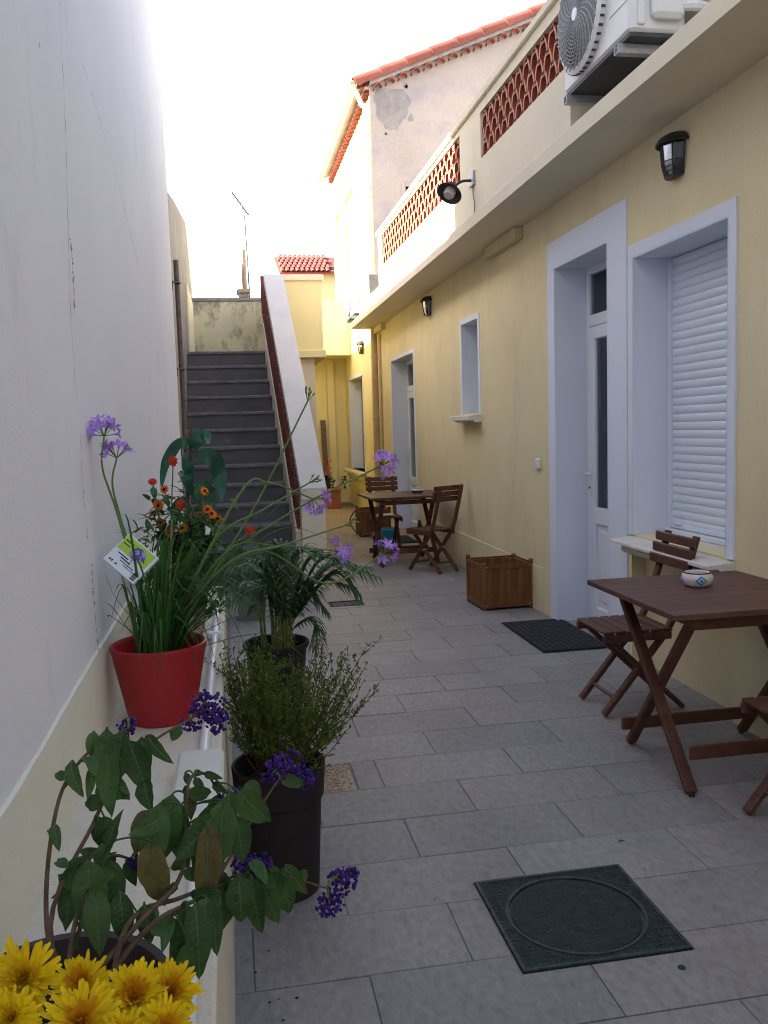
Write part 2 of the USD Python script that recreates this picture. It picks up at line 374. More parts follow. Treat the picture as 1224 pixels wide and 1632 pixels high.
n = {'g': ('geometry', {}), 'sx': ('separate_xyz', {}), 'r': ('rgb_ramp', {'ramp': [(0.0, (1, 1, 1)), (0.02, (0, 0, 0))]}), 'ab': ('math', {'math_type': 'add', 'value2': 0.99}), 'mr': ('math', {'math_type': 'multiply', 'value2': 1.0}),
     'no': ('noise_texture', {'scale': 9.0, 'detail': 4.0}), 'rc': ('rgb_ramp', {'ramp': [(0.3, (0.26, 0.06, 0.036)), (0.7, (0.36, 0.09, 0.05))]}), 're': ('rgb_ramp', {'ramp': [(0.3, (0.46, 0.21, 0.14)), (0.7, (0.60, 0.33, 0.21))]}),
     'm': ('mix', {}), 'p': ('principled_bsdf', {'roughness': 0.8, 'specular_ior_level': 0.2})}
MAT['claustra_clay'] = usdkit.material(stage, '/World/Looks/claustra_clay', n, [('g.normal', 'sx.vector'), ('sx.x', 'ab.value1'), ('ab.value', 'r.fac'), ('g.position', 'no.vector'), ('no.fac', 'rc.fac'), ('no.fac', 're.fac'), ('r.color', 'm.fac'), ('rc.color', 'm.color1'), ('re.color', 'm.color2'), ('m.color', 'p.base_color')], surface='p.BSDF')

# ================================================================== the large structure
XW, XL = 2.353, -0.345          # the house wall on the right, the white wall on the left
SOFFIT, SLAB_TOP, XF, XP = 3.02, 3.12, 1.95, 2.0
SHADE_Z = 3.08 + 3.2 * math.tan(SUN_ELEV)      # roof line of the neighbour, read from its shadow along the slab edge

# ---- ground, paving
g = MB(); g.box((-400, -400, -0.6), (400, 900, -0.05)); struct('ground', g, 'ground_earth')
pav = T('paving', None, None, kind='structure')
g = MB(); g.box((-0.6, -2.5, -0.045), (2.66, 18.5, -0.0045)); pav.part('mortar_bed', g, 'grout')
ROW0, ROWH = 2.204, 0.302
far_tiles = MB(); k = 0
HOLES = [(0.715, 1.215, 2.12, 2.60), (0.775, 1.06, 7.11, 7.33), (0.25, 0.46, 3.425, 3.70)]
PATCH = sbox(0.24, 3.424, 0.455, 3.702)
for row in range(-9, 47):
    y0 = ROW0 + row * ROWH + 0.0019; y1 = y0 + ROWH - 0.0038
    ph = (0.0 if row % 2 == 0 else 0.30) - 0.008 * row * (row < 12)
    xs = [-0.06] + [ph + 0.6 * j for j in range(-2, 7) if -0.02 < ph + 0.6 * j < 2.62] + [2.64]
    for x0, x1 in zip(xs[:-1], xs[1:]):
        if x1 - x0 < 0.02: continue
        lo = [x0 + 0.0019, y0]; hi = [x1 - 0.0019, y1]
        dz = rnd.uniform(-0.0012, 0.0012)
        poly = sbox(lo[0], lo[1], hi[0], hi[1])
        cut = poly
        for hx0, hx1, hy0, hy1 in HOLES: cut = cut.difference(sbox(hx0 - .004, hy0 - .004, hx1 + .004, hy1 + .004))
        if cut.area < poly.area - 1e-6:
            for q in getattr(cut, 'geoms', [cut]):
                if q.area < 1e-4: continue
                t = trimesh.creation.extrude_polygon(q, 0.02, engine='earcut'); t.apply_translation([0, 0, -0.02 + dz])
                pav.part('tile', t, 'tile_stone')
            continue
        v, f = chamfer_box((lo[0], lo[1], -0.02), (hi[0], hi[1], dz), 0.0018)
        if row < 40: pav.part('tile', (v, f), 'tile_stone' if y0 < 9.3 else 'tile_warm_bounce')  # rows beyond the stair foot get the bounce light painted in
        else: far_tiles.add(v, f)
pav.part('far_tile', far_tiles, 'tile_warm_bounce', kind='stuff')
# worn granite setts left showing along the ledge foot, and the gap filled with gravel
for i in range(3):
    g = MB(); g.box((-0.045 + 0.075 * i, 3.03, -0.004), (0.022 + 0.075 * i, 3.24, 0.006), 0.006); pav.part('granite_sett', g, 'old_granite')
g = MB(); g.box((0.244, 3.428, -0.006), (0.452, 3.698, -0.003))
for i in range(420):
    x, yv = rnd.uniform(0.25, 0.45), rnd.uniform(3.43, 3.695)
    if x > 0.40 and yv < 3.62 and rnd.random() < .8: continue
    ic = trimesh.creation.icosphere(0, rnd.uniform(0.004, 0.009)); ic.apply_scale([1, 1, 0.6]); g.add(ic.vertices + [x, yv, -0.001 + rnd.uniform(0, .003)], ic.faces)
struct('gravel_patch', g, 'gravel', kind='stuff', label='pale gravel filling a gap in the paving beside the black pot', cat='gravel')

# ---- the yellow house on the right
H = T('yellow_house', 'long single-storey yellow rendered house with roof terrace along the right of the yard', 'house', (XW, 6.0, 0))
wall = Polygon([(-4, -0.04), (13.55, -0.04), (13.55, SOFFIT), (-4, SOFFIT)])
D1 = (5.15, 6.04, 2.575); W1 = (3.81, 4.79, 0.80, 2.41); NW = (8.0, 8.58, 1.59, 2.48); D2 = (10.92, 12.42, 2.42)
for b in (sbox(D1[0], -0.1, D1[1], D1[2]), sbox(W1[0], W1[2], W1[1], W1[3]), sbox(3.75, -0.1, 4.83, 0.72), sbox(NW[0], NW[2], NW[1], NW[3]), sbox(D2[0], -0.1, D2[1], D2[2])):
    wall = wall.difference(b)
H.part('wall', yz_prism(wall, XW, XW + 0.30), 'yellow_stucco')
g = MB(); g.box((XW + 0.09, 3.70, -0.04), (XW + 0.28, 4.88, 0.73)); H.part('niche_wall', g, 'yellow_stucco', label='recessed wall below the shuttered window')


def surround(y0, y1, z0, z1, w, top, px=0.006, sides=(1, 1)):
    """A flat painted band of width w round an opening, with its reveals."""
    outer = sbox(y0 - w * sides[0], z0, y1 + w * sides[1], z1 + top); inner = sbox(y0, z0 - 1, y1, z1)
    v1, f1 = yz_prism(outer.difference(inner), XW - px, XW + 0.002)
    g = MB(); g.add(v1, f1); t = 0.004
    g.box((XW - px, y0 - .002, z0), (XW + 0.30, y0 + t, z1)); g.box((XW - px, y1 - t, z0), (XW + 0.30, y1 + .002, z1)); g.box((XW - px, y0 + t, z1 - t), (XW + 0.30, y1 - t, z1 + .002))
    return g


H.part('door_surround', surround(D1[0], D1[1], 0.0, D1[2], 0.135, 0.195, sides=(2.0, 1)), 'white_trim')
H.part('window_surround', surround(W1[0], W1[1], W1[2], W1[3], 0.062, 0.075, px=0.012), 'white_trim')
H.part('window_surround', surround(NW[0], NW[1], NW[2], NW[3], 0.05, 0.05), 'white_trim')
H.part('door_surround', surround(D2[0], D2[1], 0.0, D2[2], 0.06, 0.05), 'white_trim')


def make_door(y0, y1, top, xd, transom, mid, glass_w, handle_y, frost):
    g = MB(); fw = 0.055
    g.box((xd, y0 + .005, 0.0), (xd + .06, y0 + fw, top - .004), .004); g.box((xd, y1 - fw, 0.0), (xd + .06, y1 - .005, top - .004), .004)
    g.box((xd, y0 + fw, top - fw), (xd + .06, y1 - fw, top - .004), .004); g.box((xd, y0 + fw, transom - .04), (xd + .06, y1 - fw, transom + .04), .004)
    d = H.part('door', g, 'white_plastic')
    g = MB(); a, b = y0 + fw + .006, y1 - fw - .006; zt = transom - .046; st = 0.10
    g.box((xd - .008, a, .03), (xd + .05, a + st, zt), .006); g.box((xd - .008, b - st, .03), (xd + .05, b, zt), .006)
    g.box((xd - .008, a + st, zt - .09), (xd + .05, b - st, zt), .006); g.box((xd - .008, a + st, .03), (xd + .05, b - st, .13), .006); g.box((xd - .008, a + st, mid - .06), (xd + .05, b - st, mid + .06), .006)
    H.part('leaf', g, 'white_plastic', under=d)
    g = MB(); g.box((xd + .012, a + st, .13), (xd + .03, b - st, mid - .06)); g.box((xd + .004, a + st + .05, .18), (xd + .03, b - st - .05, mid - .11), .004); H.part('lower_panel', g, 'white_plastic', under=d)
    g = MB(); g.box((xd + .015, a + st, mid + .06), (xd + .02, b - st, zt - .09)); H.part('pane', g, 'glass', under=d)
    g = MB(); g.box((xd + .02, y0 + fw, transom + .04), (xd + .025, y1 - fw, top - fw)); H.part('pane', g, 'glass', under=d)
    g = MB(); g.box((xd + .09, y0, 0), (xd + .10, y1, top)); H.part('curtain', g, 'curtain_grey' if frost else 'dark_room', under=d)
    g = MB(); hy = handle_y; g.box((xd - .018, hy - .018, 0.93), (xd - .006, hy + .018, 1.17), .005); g.tube([(xd - .01, hy, 1.10), (xd - .055, hy, 1.10), (xd - .055, hy - .10, 1.10)], .009, 8)
    H.part('handle', g, 'white_plastic', under=d)
    g = MB(); g.lathe([(.0, 0), (.008, 0), (.008, .006), (0, .006)], (xd - .026, hy, 1.0), 10, (1, 0, 0)); H.part('keyhole', g, 'ink', under=d)


make_door(D1[0], D1[1], D1[2], XW + .235, 2.195, 0.80, .3, 5.94, False)
make_door(D2[0], D2[1], D2[2], XW + .215, 2.02, 0.70, .3, 12.30, True)

# roller shutter in the near window
g = MB(); xs = XW + .215
g.box((xs - .012, W1[1] - .035, W1[2] + .03), (xs + .05, W1[1] - .005, W1[3] - .006), .003); g.box((xs - .012, W1[0] + .005, W1[2] + .03), (xs + .05, W1[0] + .035, W1[3] - .006), .003)
g.box((xs - .03, W1[0] + .005, W1[2] + .004), (xs + .07, W1[1] - .005, W1[2] + .035), .004)
sh = H.part('roller_shutter', g, 'shutter_white')
n = 33; z0 = W1[2] + .05; pitch = (W1[3] - .008 - z0) / n
for i in range(n):
    zz = z0 + i * pitch; prof = []
    for t in np.linspace(0, 1, 7): prof.append((xs + .010 - .0065 * math.sin(PI * t) ** .8, zz + pitch * (0.015 + 0.97 * t)))
    P = Polygon(prof + [(xs + .02, zz + pitch * .985), (xs + .02, zz + pitch * .015)])
    H.part('slat', xz_prism(P, W1[0] + .036, W1[1] - .036), 'shutter_white', under=sh, smooth=30)
g = MB(); g.box((xs + .025, W1[0], W1[2]), (xs + .03, W1[1], W1[3])); H.part('shutter_back', g, 'dark_room', under=sh)
g = MB(); g.box((xs - .006, W1[0] + .04, z0 - .012), (xs + .014, W1[1] - .04, z0 + .016), .004); H.part('bottom_bar', g, 'shutter_white', under=sh)
g = MB(); g.box((xs - .022, 4.62, z0 + .012), (xs - .004, 4.70, z0 + .03), .004); H.part('pull_tab', g, 'white_plastic', under=sh)
# narrow window
g = MB(); xn = XW + .22
for a, b in (((NW[0] + .004, NW[2]), (NW[0] + .06, NW[3])), ((NW[1] - .06, NW[2]), (NW[1] - .004, NW[3])), ((NW[0] + .06, NW[2]), (NW[1] - .06, NW[2] + .06)), ((NW[0] + .06, NW[3] - .06), (NW[1] - .06, NW[3] - .004))):
    g.box((xn, a[0], a[1]), (xn + .05, b[0], b[1]), .004)
w = H.part('narrow_window', g, 'white_plastic')
g = MB(); g.box((xn + .02, NW[0] + .05, NW[2] + .05), (xn + .025, NW[1] - .05, NW[3] - .05)); H.part('pane', g, 'glass', under=w)
g = MB(); g.box((xn + .06, NW[0], NW[2]), (xn + .065, NW[1], NW[3])); H.part('blind', g, 'curtain_grey', under=w)


def sill(y0, y1, z, out, th=0.035):
    P = Polygon([(XW - out, z - th), (XW - out, z - .012), (XW - out + .004, z - .008), (XW + .24, z + .022), (XW + .24, z - th - .02), (XW - out * .55, z - th - .02), (XW - out * .6, z - th)])
    return xz_prism(P, y0, y1)


H.part('window_sill', sill(3.745, 4.83, 0.785, 0.145, .026), 'sill_stone', label='pale sill under the roller shutter')
v = MB(); v.box((XW - .085, 3.77, 0.70), (XW + .1, 4.81, 0.742), .012); H.part('sill_moulding', v, 'cream_plaster')
H.part('window_sill', sill(7.93, 8.62, 1.575, 0.13, .05), 'sill_stone', label='narrow sill under the slit window')
for y0, y1 in ((6.70, 7.50), (12.80, 13.46)):
    g = MB(); g.box((XW - .075, y0, 2.925), (XW, y1, 3.019), .006); H.part('cable_box', g, 'box_tan')
for y0, y1 in ((6.34, D2[0] - .07), (D2[1] + .07, 13.54)):          # shallow plinth along the foot of the wall
    P = Polygon([(XW - .006, 0.0), (XW - .006, .352), (XW - .003, .358), (XW + .01, .36), (XW + .01, 0)]); H.part('plinth', xz_prism(P, y0, y1), 'yellow_stucco')
for pts in ([(6.9, 1.9), (6.98, 1.6), (6.94, 1.25), (7.05, .9)], [(6.55, .75), (6.75, .62), (6.82, .5)], [(10.1, 2.7), (10.05, 2.3), (10.2, 1.9)], [(7.6, 2.95), (7.66, 2.6), (7.62, 2.4)], [(3.5, 2.9), (3.45, 2.5), (3.52, 2.0)]):
    Q = curve([(XW - .0002, a, b) for a, b in pts], 26); Q = Q + np.array([[0, rnd.uniform(-.008, .008), 0] for _ in Q]); g = MB(); g.tube(Q, [max(.0001, .0007 * rnd.uniform(-.3, 1.6)) for _ in Q], 4); H.part('hairline_crack', g, 'crack_brown')
# roof slab and parapet
P = Polygon([(XF, SOFFIT), (XF, SLAB_TOP - .01), (XF + .01, SLAB_TOP), (5.6, SLAB_TOP), (5.6, SOFFIT)])
H.part('roof_slab', xz_prism(P, -4, 13.6), 'cream_plaster')
PZ1 = 3.92
par = Polygon([(4.86, SLAB_TOP), (13.0, SLAB_TOP), (13.0, 3.30), (11.25, 3.30), (11.25, PZ1), (4.86, PZ1)])
C1 = (4.93, 6.63, 3.505, 3.845); C2 = (7.23, 10.97, 3.505, 3.875)
for c in (C1, C2): par = par.difference(sbox(c[0], c[2], c[1], c[3]))
pp = H.part('parapet', yz_prism(par, XP, XP + .14), 'cream_plaster')
g = MB(); g.box((XP - .025, 4.84, PZ1), (XP + .165, 11.28, PZ1 + .055), .008); H.part('coping', g, 'cream_plaster', under=pp)
g = MB(); g.box((2.30, -4, SLAB_TOP), (2.44, 4.86, 3.95), .006); g.box((2.14, 4.86, SLAB_TOP), (2.44, 5.0, 3.9)); H.part('parapet', g, 'cream_plaster', label='plain parapet behind the air conditioner')


def arch(ry, h, t, n=9):
    """A roof-tile shaped arch in its own plane: (across, up)."""
    a = np.linspace(0, PI, n)
    o = [(ry * math.cos(q) * (1 if math.sin(q) > .3 else 1.0), h * math.sin(q) ** .85) for q in a]
    i = [((ry - t) * math.cos(q), (h - t) * math.sin(q) ** .85) for q in a]
    return Polygon(o + i[::-1]).buffer(0)


def claustra(c, x0, x1, under, name='claustra_tile'):
    py, pz = 0.160, 0.098
    rows = int(math.ceil((c[3] - c[2]) / pz)) + 1; cols = int(round((c[1] - c[0]) / py)); py = (c[1] - c[0]) / cols
    clip = sbox(c[0] + .001, c[2] + .001, c[1] - .001, c[3] - .001)
    for r in range(-1, rows):
        for q in range(-1, cols + 1):
            cy = c[0] + (q + .5 + .5 * (r % 2)) * py; cz = c[2] + r * pz
            a = arch(py / 2, pz * 1.36, .021)
            a = trimesh_poly_shift(a, cy, cz).intersection(clip)
            for s in getattr(a, 'geoms', [a]):
                if s.area > 2e-5 and s.geom_type == 'Polygon': H.part(name, yz_prism(s, x0, x1), 'claustra_clay', under=under)


from shapely import affinity


def trimesh_poly_shift(p, dx, dy): return affinity.translate(p, dx, dy)


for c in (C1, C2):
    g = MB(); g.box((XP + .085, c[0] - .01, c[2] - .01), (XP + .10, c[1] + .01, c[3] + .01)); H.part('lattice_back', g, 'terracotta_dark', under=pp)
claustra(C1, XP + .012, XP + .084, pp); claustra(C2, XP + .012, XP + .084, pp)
g = MB(); g.box((XP + .02, 12.2, 3.30), (XP + .16, 12.75, 3.62), .01); g.tube([(XP + .05, 12.6, 3.12), (XP + .05, 12.6, 3.5)], .035, 8); H.part('vent_stub', g, 'grey_render')

# ---- the taller house behind, with its gable towards the yard
F = T('tall_house', 'tall two-storey house with tiled gable rising behind the roof terrace', 'house', (XW, 17, 0))
GY, EZ, SL = 13.56, 6.72, 0.405
fw = Polygon([(GY, -.04), (18.5, -.04), (18.5, 6.66), (GY, 6.66)])
W2 = (15.15, 16.85, .70, 2.40); UW = (15.6, 16.7, 3.75, 5.75); UW2 = (17.3, 18.1, 3.75, 5.75)
for q in (W2, UW, UW2): fw = fw.difference(sbox(q[0], q[2], q[1], q[3]))
F.part('front_wall', yz_prism(fw, XW, XW + .3), 'far_yellow')
gp = Polygon([(XW + .004, SLAB_TOP + .02), (9, SLAB_TOP + .02), (9, EZ + SL * (9 - XW)), (XW + .004, EZ)]).difference(sbox(2.87, 4.50, 3.40, 5.18))
F.part('gable_wall', xz_prism(gp, GY - .004, GY + .3), 'gable_render')
g = MB(); g.box((XW + .302, GY + .302, 0), (9, 18.5, 6.7)); F.part('core', g, 'dark_room')
# cement patch high on the gable
patch = Polygon([(2.68 + .27 * math.cos(a) * (1 + .08 * math.sin(3 * a + 1) + .05 * math.sin(7 * a) + .04 * math.sin(13 * a)), 6.40 + .36 * math.sin(a) * (1 + .08 * math.cos(4 * a) + .06 * math.sin(9 * a) + .04 * math.sin(19 * a + 1))) for a in np.linspace(0, 2 * PI, 72, endpoint=False)]).intersection(sbox(XW + .05, 5, 4, 6.62))
F.part('cement_patch', xz_prism(patch, GY - .007, GY - .003), 'grey_render')
for i in range(16):
    a = rnd.uniform(0, 2 * PI); c_ = (2.68 + .33 * math.cos(a), 6.38 + .44 * math.sin(a)); r_ = rnd.uniform(.012, .05)
    if c_[0] < XW + .07 or c_[1] > 6.62 + SL * (c_[0] - XW) - .1: continue
    q = Polygon([(c_[0] + r_ * math.cos(b) * rnd.uniform(.5, 1.3), c_[1] + r_ * math.sin(b) * rnd.uniform(.6, 1.6)) for b in np.linspace(0, 2 * PI, 12)[:-1]]).buffer(0)
    if q.geom_type == 'Polygon' and not q.intersects(patch): F.part('cement_patch', xz_prism(q, GY - .006, GY - .003), 'grey_render')
g = MB(); g.box((2.87, GY + .1, 4.50), (3.40, GY + .13, 5.18)); w = F.part('gable_window', g, 'dark_room')
g = MB()
for a, b in (((2.81, 4.44), (2.87, 5.24)), ((3.40, 4.44), (3.46, 5.24)), ((2.87, 5.18), (3.40, 5.24))): g.box((a[0], GY - .012, a[1]), (b[0], GY + .1, b[1]), .004)
F.part('frame', g, 'gable_render', under=w)
for q in (UW, UW2):
    g = MB(); g.box((XW + .12, q[0], q[2]), (XW + .15, q[1], q[3])); w = F.part('window', g, 'dark_room')
    for s in range(2):
        ya = q[0] + .02 + s * (q[1] - q[0]) / 2; yb = ya + (q[1] - q[0]) / 2 - .04
        g = MB(); g.box((XW + .05, ya, q[2] + .02), (XW + .09, yb, q[3] - .02), .006); F.part('shutter', g, 'far_yellow', under=w)
g = MB(); g.box((XW + .22, W2[0], W2[2]), (XW + .25, W2[1], W2[3])); w = F.part('window', g, 'curtain_grey')
v1, f1 = yz_prism(sbox(W2[0] - .05, W2[2], W2[1] + .05, W2[3] + .05).difference(sbox(W2[0], W2[2] - 1, W2[1], W2[3])), XW - .01, XW + .002)
g = MB(); g.add(v1, f1); g.box((XW - .01, W2[1] - .004, W2[2]), (XW + .22, W2[1] + .002, W2[3])); g.box((XW - .01, W2[0] - .002, W2[2]), (XW + .22, W2[0] + .004, W2[3])); F.part('frame', g, 'white_trim', under=w)
g = MB(); g.box((XW - .16, W2[0] - .1, W2[2] - .05), (XW + .2, W2[1] + .1, W2[2]), .01); g.box((XW - .10, W2[0] - .06, W2[2] - .14), (XW, W2[1] + .06, W2[2] - .05), .02); F.part('window_sill', g, 'far_yellow')
P = Polygon([(XW, 5.95), (XW - .10, 6.02), (XW - .16, 6.10), (XW - .16, 6.17), (XW, 6.17)]); F.part('cornice', xz_prism(P, GY + .9, 18.6), 'far_yellow')
# roof
P = Polygon([(XW - .16, EZ - .04), (9.2, EZ - .04 + SL * (9.36 - XW)), (9.2, EZ + .03 + SL * (9.36 - XW)), (XW - .16, EZ + .03)])
rf = F.part('roof', xz_prism(P, GY + .04, 18.6), 'roof_clay_pale')
ang = math.atan(SL); ca, sa = math.cos(ang), math.sin(ang); L = .43
for i in range(17):                                            # verge tiles along the gable edge, each lapping the one below
    x0 = XW - .20 + i * L * ca; z0 = EZ - .05 + i * L * sa
    pr = []; 
    for q in np.linspace(-.15 * PI, 1.15 * PI, 9): pr.append((math.cos(q), math.sin(q)))
    g = MB(); V = []
    for s, rr in ((-.03, .115), (L, .096)):
        for th in (rr, rr - .015):
            for cx, cz in pr: V.append([x0 + s * ca - cz * th * sa, GY - .02 + cx * th, z0 + s * sa + cz * th * ca])
    V = np.array(V); n9 = 9; Fq = []
    for k in range(8):
        Fq += [[k, k + 1, 18 + k + 1, 18 + k], [9 + k + 1, 9 + k, 27 + k, 27 + k + 1], [k + 1, k, 9 + k, 9 + k + 1], [18 + k, 18 + k + 1, 27 + k + 1, 27 + k]]
    Fq += [[0, 18, 27, 9], [8, 17, 35, 26]]
    g.add(V, Fq); F.part('verge_tile', g, 'roof_clay', under=rf, smooth=35)


def half_tile(c, axis, r, depth, tilt=0.0, t=.016, n=8):
    """A half-round tile mouth at c; axis 'x' faces -X (eaves), 'y' faces -Y (gable)."""
    a = np.linspace(0, PI, n); V = []
    for d in (0, depth):
        for rr in (r, r - t):
            for q in a:
                u, w_ = rr * math.cos(q), rr * math.sin(q)
                V.append([c[0] + d, c[1] + u, c[2] + w_] if axis == 'x' else [c[0] + u * math.cos(tilt), c[1] + d, c[2] + w_ + u * math.sin(tilt)])
    Fq = []
    for k in range(n - 1):
        Fq += [[k, k + 1, 2 * n + k + 1, 2 * n + k], [n + k + 1, n + k, 3 * n + k, 3 * n + k + 1], [k + 1, k, n + k, n + k + 1]]
    return np.array(V), Fq


for i in range(31):                                            # half-round tiles bedded in the gable below the verge
    s = .12 + i * .215; V, Fq = half_tile((XW + s * ca, GY - .11, EZ - .165 + s * sa), 'y', .075, .14, ang)
    F.part('bedded_tile', (V, Fq), 'roof_clay', under=rf, smooth=40)
P = Polygon([(XW + .0, EZ - .075), (9, EZ - .075 + SL * (9 - XW)), (9, EZ + .01 + SL * (9 - XW)), (XW, EZ + .01)]); F.part('verge_render', xz_prism(P, GY - .07, GY - .006), 'gable_render', under=rf)
for row, (dx, dz) in enumerate(((-.09, -.20),)):
    for i in range(23):
        V, Fq = half_tile((XW + dx, GY + .1 + i * .21, EZ + dz), 'x', .085, .3); F.part('eaves_tile', (V, Fq), 'roof_clay', under=rf, smooth=40)
    g = MB(); g.box((XW + dx + .02, GY + .0, EZ + dz + .09), (XW + .1, 18.5, EZ + dz + .125)); F.part('eaves_course', g, 'roof_clay_pale', under=rf)
g = MB(); g.tube(curve([(XW - .24, 13.62, EZ + .02), (XW - .24, 13.60, EZ - .06), (XW - .12, 13.60, EZ - .34), (XW - .06, 13.60, EZ - .60), (XW - .06, 13.60, 3.4)], 18), .04, 8); F.part('rain_pipe', g, 'cream_plaster', smooth=40)
P = affinity.translate(Polygon([(-.42, .02), (-.42, .09), (-.41, .09), (-.41, .035), (-.33, .035), (-.33, .09), (-.32, .09), (-.32, .02)]), XW + .13, EZ - .09); F.part('gutter', xz_prism(P, 13.55, 18.6), 'cream_plaster')

# ---- the white house on the left
Lh = T('white_house', 'tall white rendered house wall filling the left side of the yard', 'house', (XL, 3, 0))
g = MB(); g.box((-6, -6, -.04), (XL - .012, 6.55, 7.2))
YY, ZZ = np.linspace(-3, 6.55, 150), np.linspace(-.04, 7.2, 110); gy, gz = np.meshgrid(YY, ZZ, indexing='ij')       # hand-trowelled face
dd = meshkit.fbm(np.stack([gy * 1.6, gz * 1.6, gy * 0 + 2.0], -1), 4, 5); ee = meshkit.noise(np.stack([gy * 6, gz * 6, gy * 0], -1), 9)
V = np.stack([XL - .001 - .010 * dd - .0012 * ee, gy, gz], -1).reshape(-1, 3); n_ = len(ZZ)
q = np.array([[i * n_ + k, (i + 1) * n_ + k, (i + 1) * n_ + k + 1, i * n_ + k + 1] for i in range(len(YY) - 1) for k in range(n_ - 1)]); Lh.part('core', g, 'white_plaster'); Lh.part('wall', (V, np.vstack([q[:, [0, 1, 2]], q[:, [0, 2, 3]]])), 'white_plaster', smooth=True); g = MB(); g.box((-6, 6.553, -.04), (-.9, 7.7, 7.2)); Lh.part('set_back_wall', g, 'white_plaster')
ys_ = np.linspace(-3, 4.3, 260); edge = .944 + .012 * (meshkit.fbm(np.stack([ys_ * 5, ys_ * 0, ys_ * 0], -1), 5, 3) - .5); V = np.vstack([np.stack([ys_ * 0 + XL + .0012, ys_, ys_ * 0 + .70], 1), np.stack([ys_ * 0 + XL + .0012, ys_, edge], 1), np.stack([ys_ * 0 + XL - .012, ys_, edge + .001], 1)]); nb = len(ys_)
g = MB(); g.add(V, [[r * nb + i, r * nb + i + 1, (r + 1) * nb + i + 1, (r + 1) * nb + i] for r in range(2) for i in range(nb - 1)]); Lh.part('painted_base', g, 'painted_foot', label='cream painted strip along the foot of the wall')
for pts, r in (([(95, 0), (104, 200), (112, 480), (122, 640)], .0004), ([(112, 380), (116, 425), (119, 500)], .0012), ([(128, 690), (131, 760), (140, 860)], .0005), ([(146, 900), (150, 960), (158, 1050)], .0012), ([(125, 80), (150, 160), (190, 300), (225, 440)], .0003)):
    Q = []
    for px, py in pts:
        d = RIGHT * ((px - 612) / FPX) + DOWN * ((py - 816) / FPX) + FWD; Q.append(EYE + d * (XL / d[0]))
    Q = curve(Q, 40); Q = Q + np.array([[0, rnd.uniform(-.007, .007), 0] for _ in Q])
    rr = np.array([max(.0001, r * rnd.uniform(-.6, 1.8)) for _ in Q]); g = MB(); g.tube(Q, rr, 4); Lh.part('crack', g, 'crack_brown')
for i in range(26):
    p = np.array([XL, rnd.uniform(.9, 6.5), rnd.uniform(.75, 3.6)]); r = rnd.uniform(.002, .006); g = MB()
    a = np.linspace(0, 2 * PI, 9)[:-1]; V = [p + [.001, 0, 0]] + [p + [.0006, r * math.cos(q) * rnd.uniform(.5, 1.2), r * 1.3 * math.sin(q) * rnd.uniform(.5, 1.4)] for q in a]
    g.add(V, [[0, k + 1, (k + 1) % 8 + 1] for k in range(8)]); Lh.part('chipped_spot', g, 'crack_brown')
g = MB(); g.box((XL, 6.35, 4.55), (XL + .04, 6.56, 7.2), .006); Lh.part('corner_trim', g, 'roof_clay_pale')

Nb = T('rear_wing', 'lower rear wing of the house beyond the boundary wall', 'house', (-3, 11, 0))
g = MB(); g.box((-6, 7.72, -.04), (-1.2, 18, SHADE_Z)); Nb.part('wall', g, 'white_plaster')

# ---- the low ledge along its foot
Lg = T('ledge_wall', 'low rendered ledge wall along the white house carrying the flower pots', 'ledge', (-.2, 2.2, 0))
g = MB(); g.box((XL - .02, -1.5, -.04), (-.052, 4.35, .72), .006); Lg.part('ledge', g, 'ledge_plaster')

# ---- weathered boundary wall beyond
Bw = T('boundary_wall', 'weathered grey boundary wall beside the stairs with a raised sloping top', 'wall', (-.45, 10, 0))
bp = Polygon([(6.56, -.04), (14.4, -.04), (14.4, 3.55), (14.0, 3.75), (12.7, 4.40), (9.6, 3.92), (6.56, 3.35)]); Bw.part('wall', yz_prism(bp, -.78, -.455), 'dirty_wall')
g = MB(); g.box((-.457, 11.6, 2.47), (-.435, 14.0, 3.4), .004); Bw.part('painted_strip', g, 'cream_plaster')
cv = MB(); cv.tube(curve([(-.385, 8.0, 0), (-.385, 8.02, 1.4), (-.387, 8.0, 3.0)], 10), .022, 8); pp_ = T('old_pipe', 'rusty flaking vertical pipe clamped to the wall left of the stairs', 'pipe', (-.385, 8.0, 0)); pp_.part('pipe', cv, 'rust_iron', smooth=40)
for zz in (1.35, 2.05, 2.80):
    g = MB(); g.tube([(-.425, 7.9, zz - .07), (-.425, 7.9, zz), (-.39, 7.96, zz), (-.36, 7.99, zz)], .010, 6); pp_.part('clamp', g, 'black_metal')

# ---- back wall of the landing with chimney
Bk = T('back_wall', 'mould-stained yellowish wall closing the landing at the top of the stairs', 'wall', (.1, 13.6, 0))
g = MB(); g.box((-.46, 13.5, -.04), (1.1, 13.75, 3.44), .01); Bk.part('wall', g, 'mouldy_wall'); g = MB(); g.box((-.47, 13.48, 3.44), (1.1, 13.77, 3.49), .012); Bk.part('coping', g, 'dirty_wall')
Ch = T('chimney', 'slim clay flue pipe on a square base on top of the back wall', 'chimney', (.32, 13.62, 3.49))
g = MB(); g.box((.245, 13.50, 3.49), (.40, 13.74, 3.56), .008); g.box((.225, 13.48, 3.56), (.42, 13.76, 3.62), .012); Ch.part('base', g, 'chimney_clay')
g = MB(); g.lathe([(.038, 0), (.036, .6), (.028, .6), (.028, 0)], (.345, 13.62, 3.62), 14); Ch.part('flue', g, 'chimney_clay', smooth=40)
An = T('antenna', 'thin aerial mast with a small television antenna above the back wall', 'antenna', (.40, 13.85, 2.4))
g = MB(); g.tube([(.425, 13.85, 2.4), (.42, 13.85, 3.6), (.395, 13.85, 4.78)], .013, 6); An.part('mast', g, 'antenna_metal')
A0, A1 = np.array([.22, 13.75, 5.10]), np.array([.50, 14.0, 4.76]); A1 = np.array([.46, 14.0, 4.83])
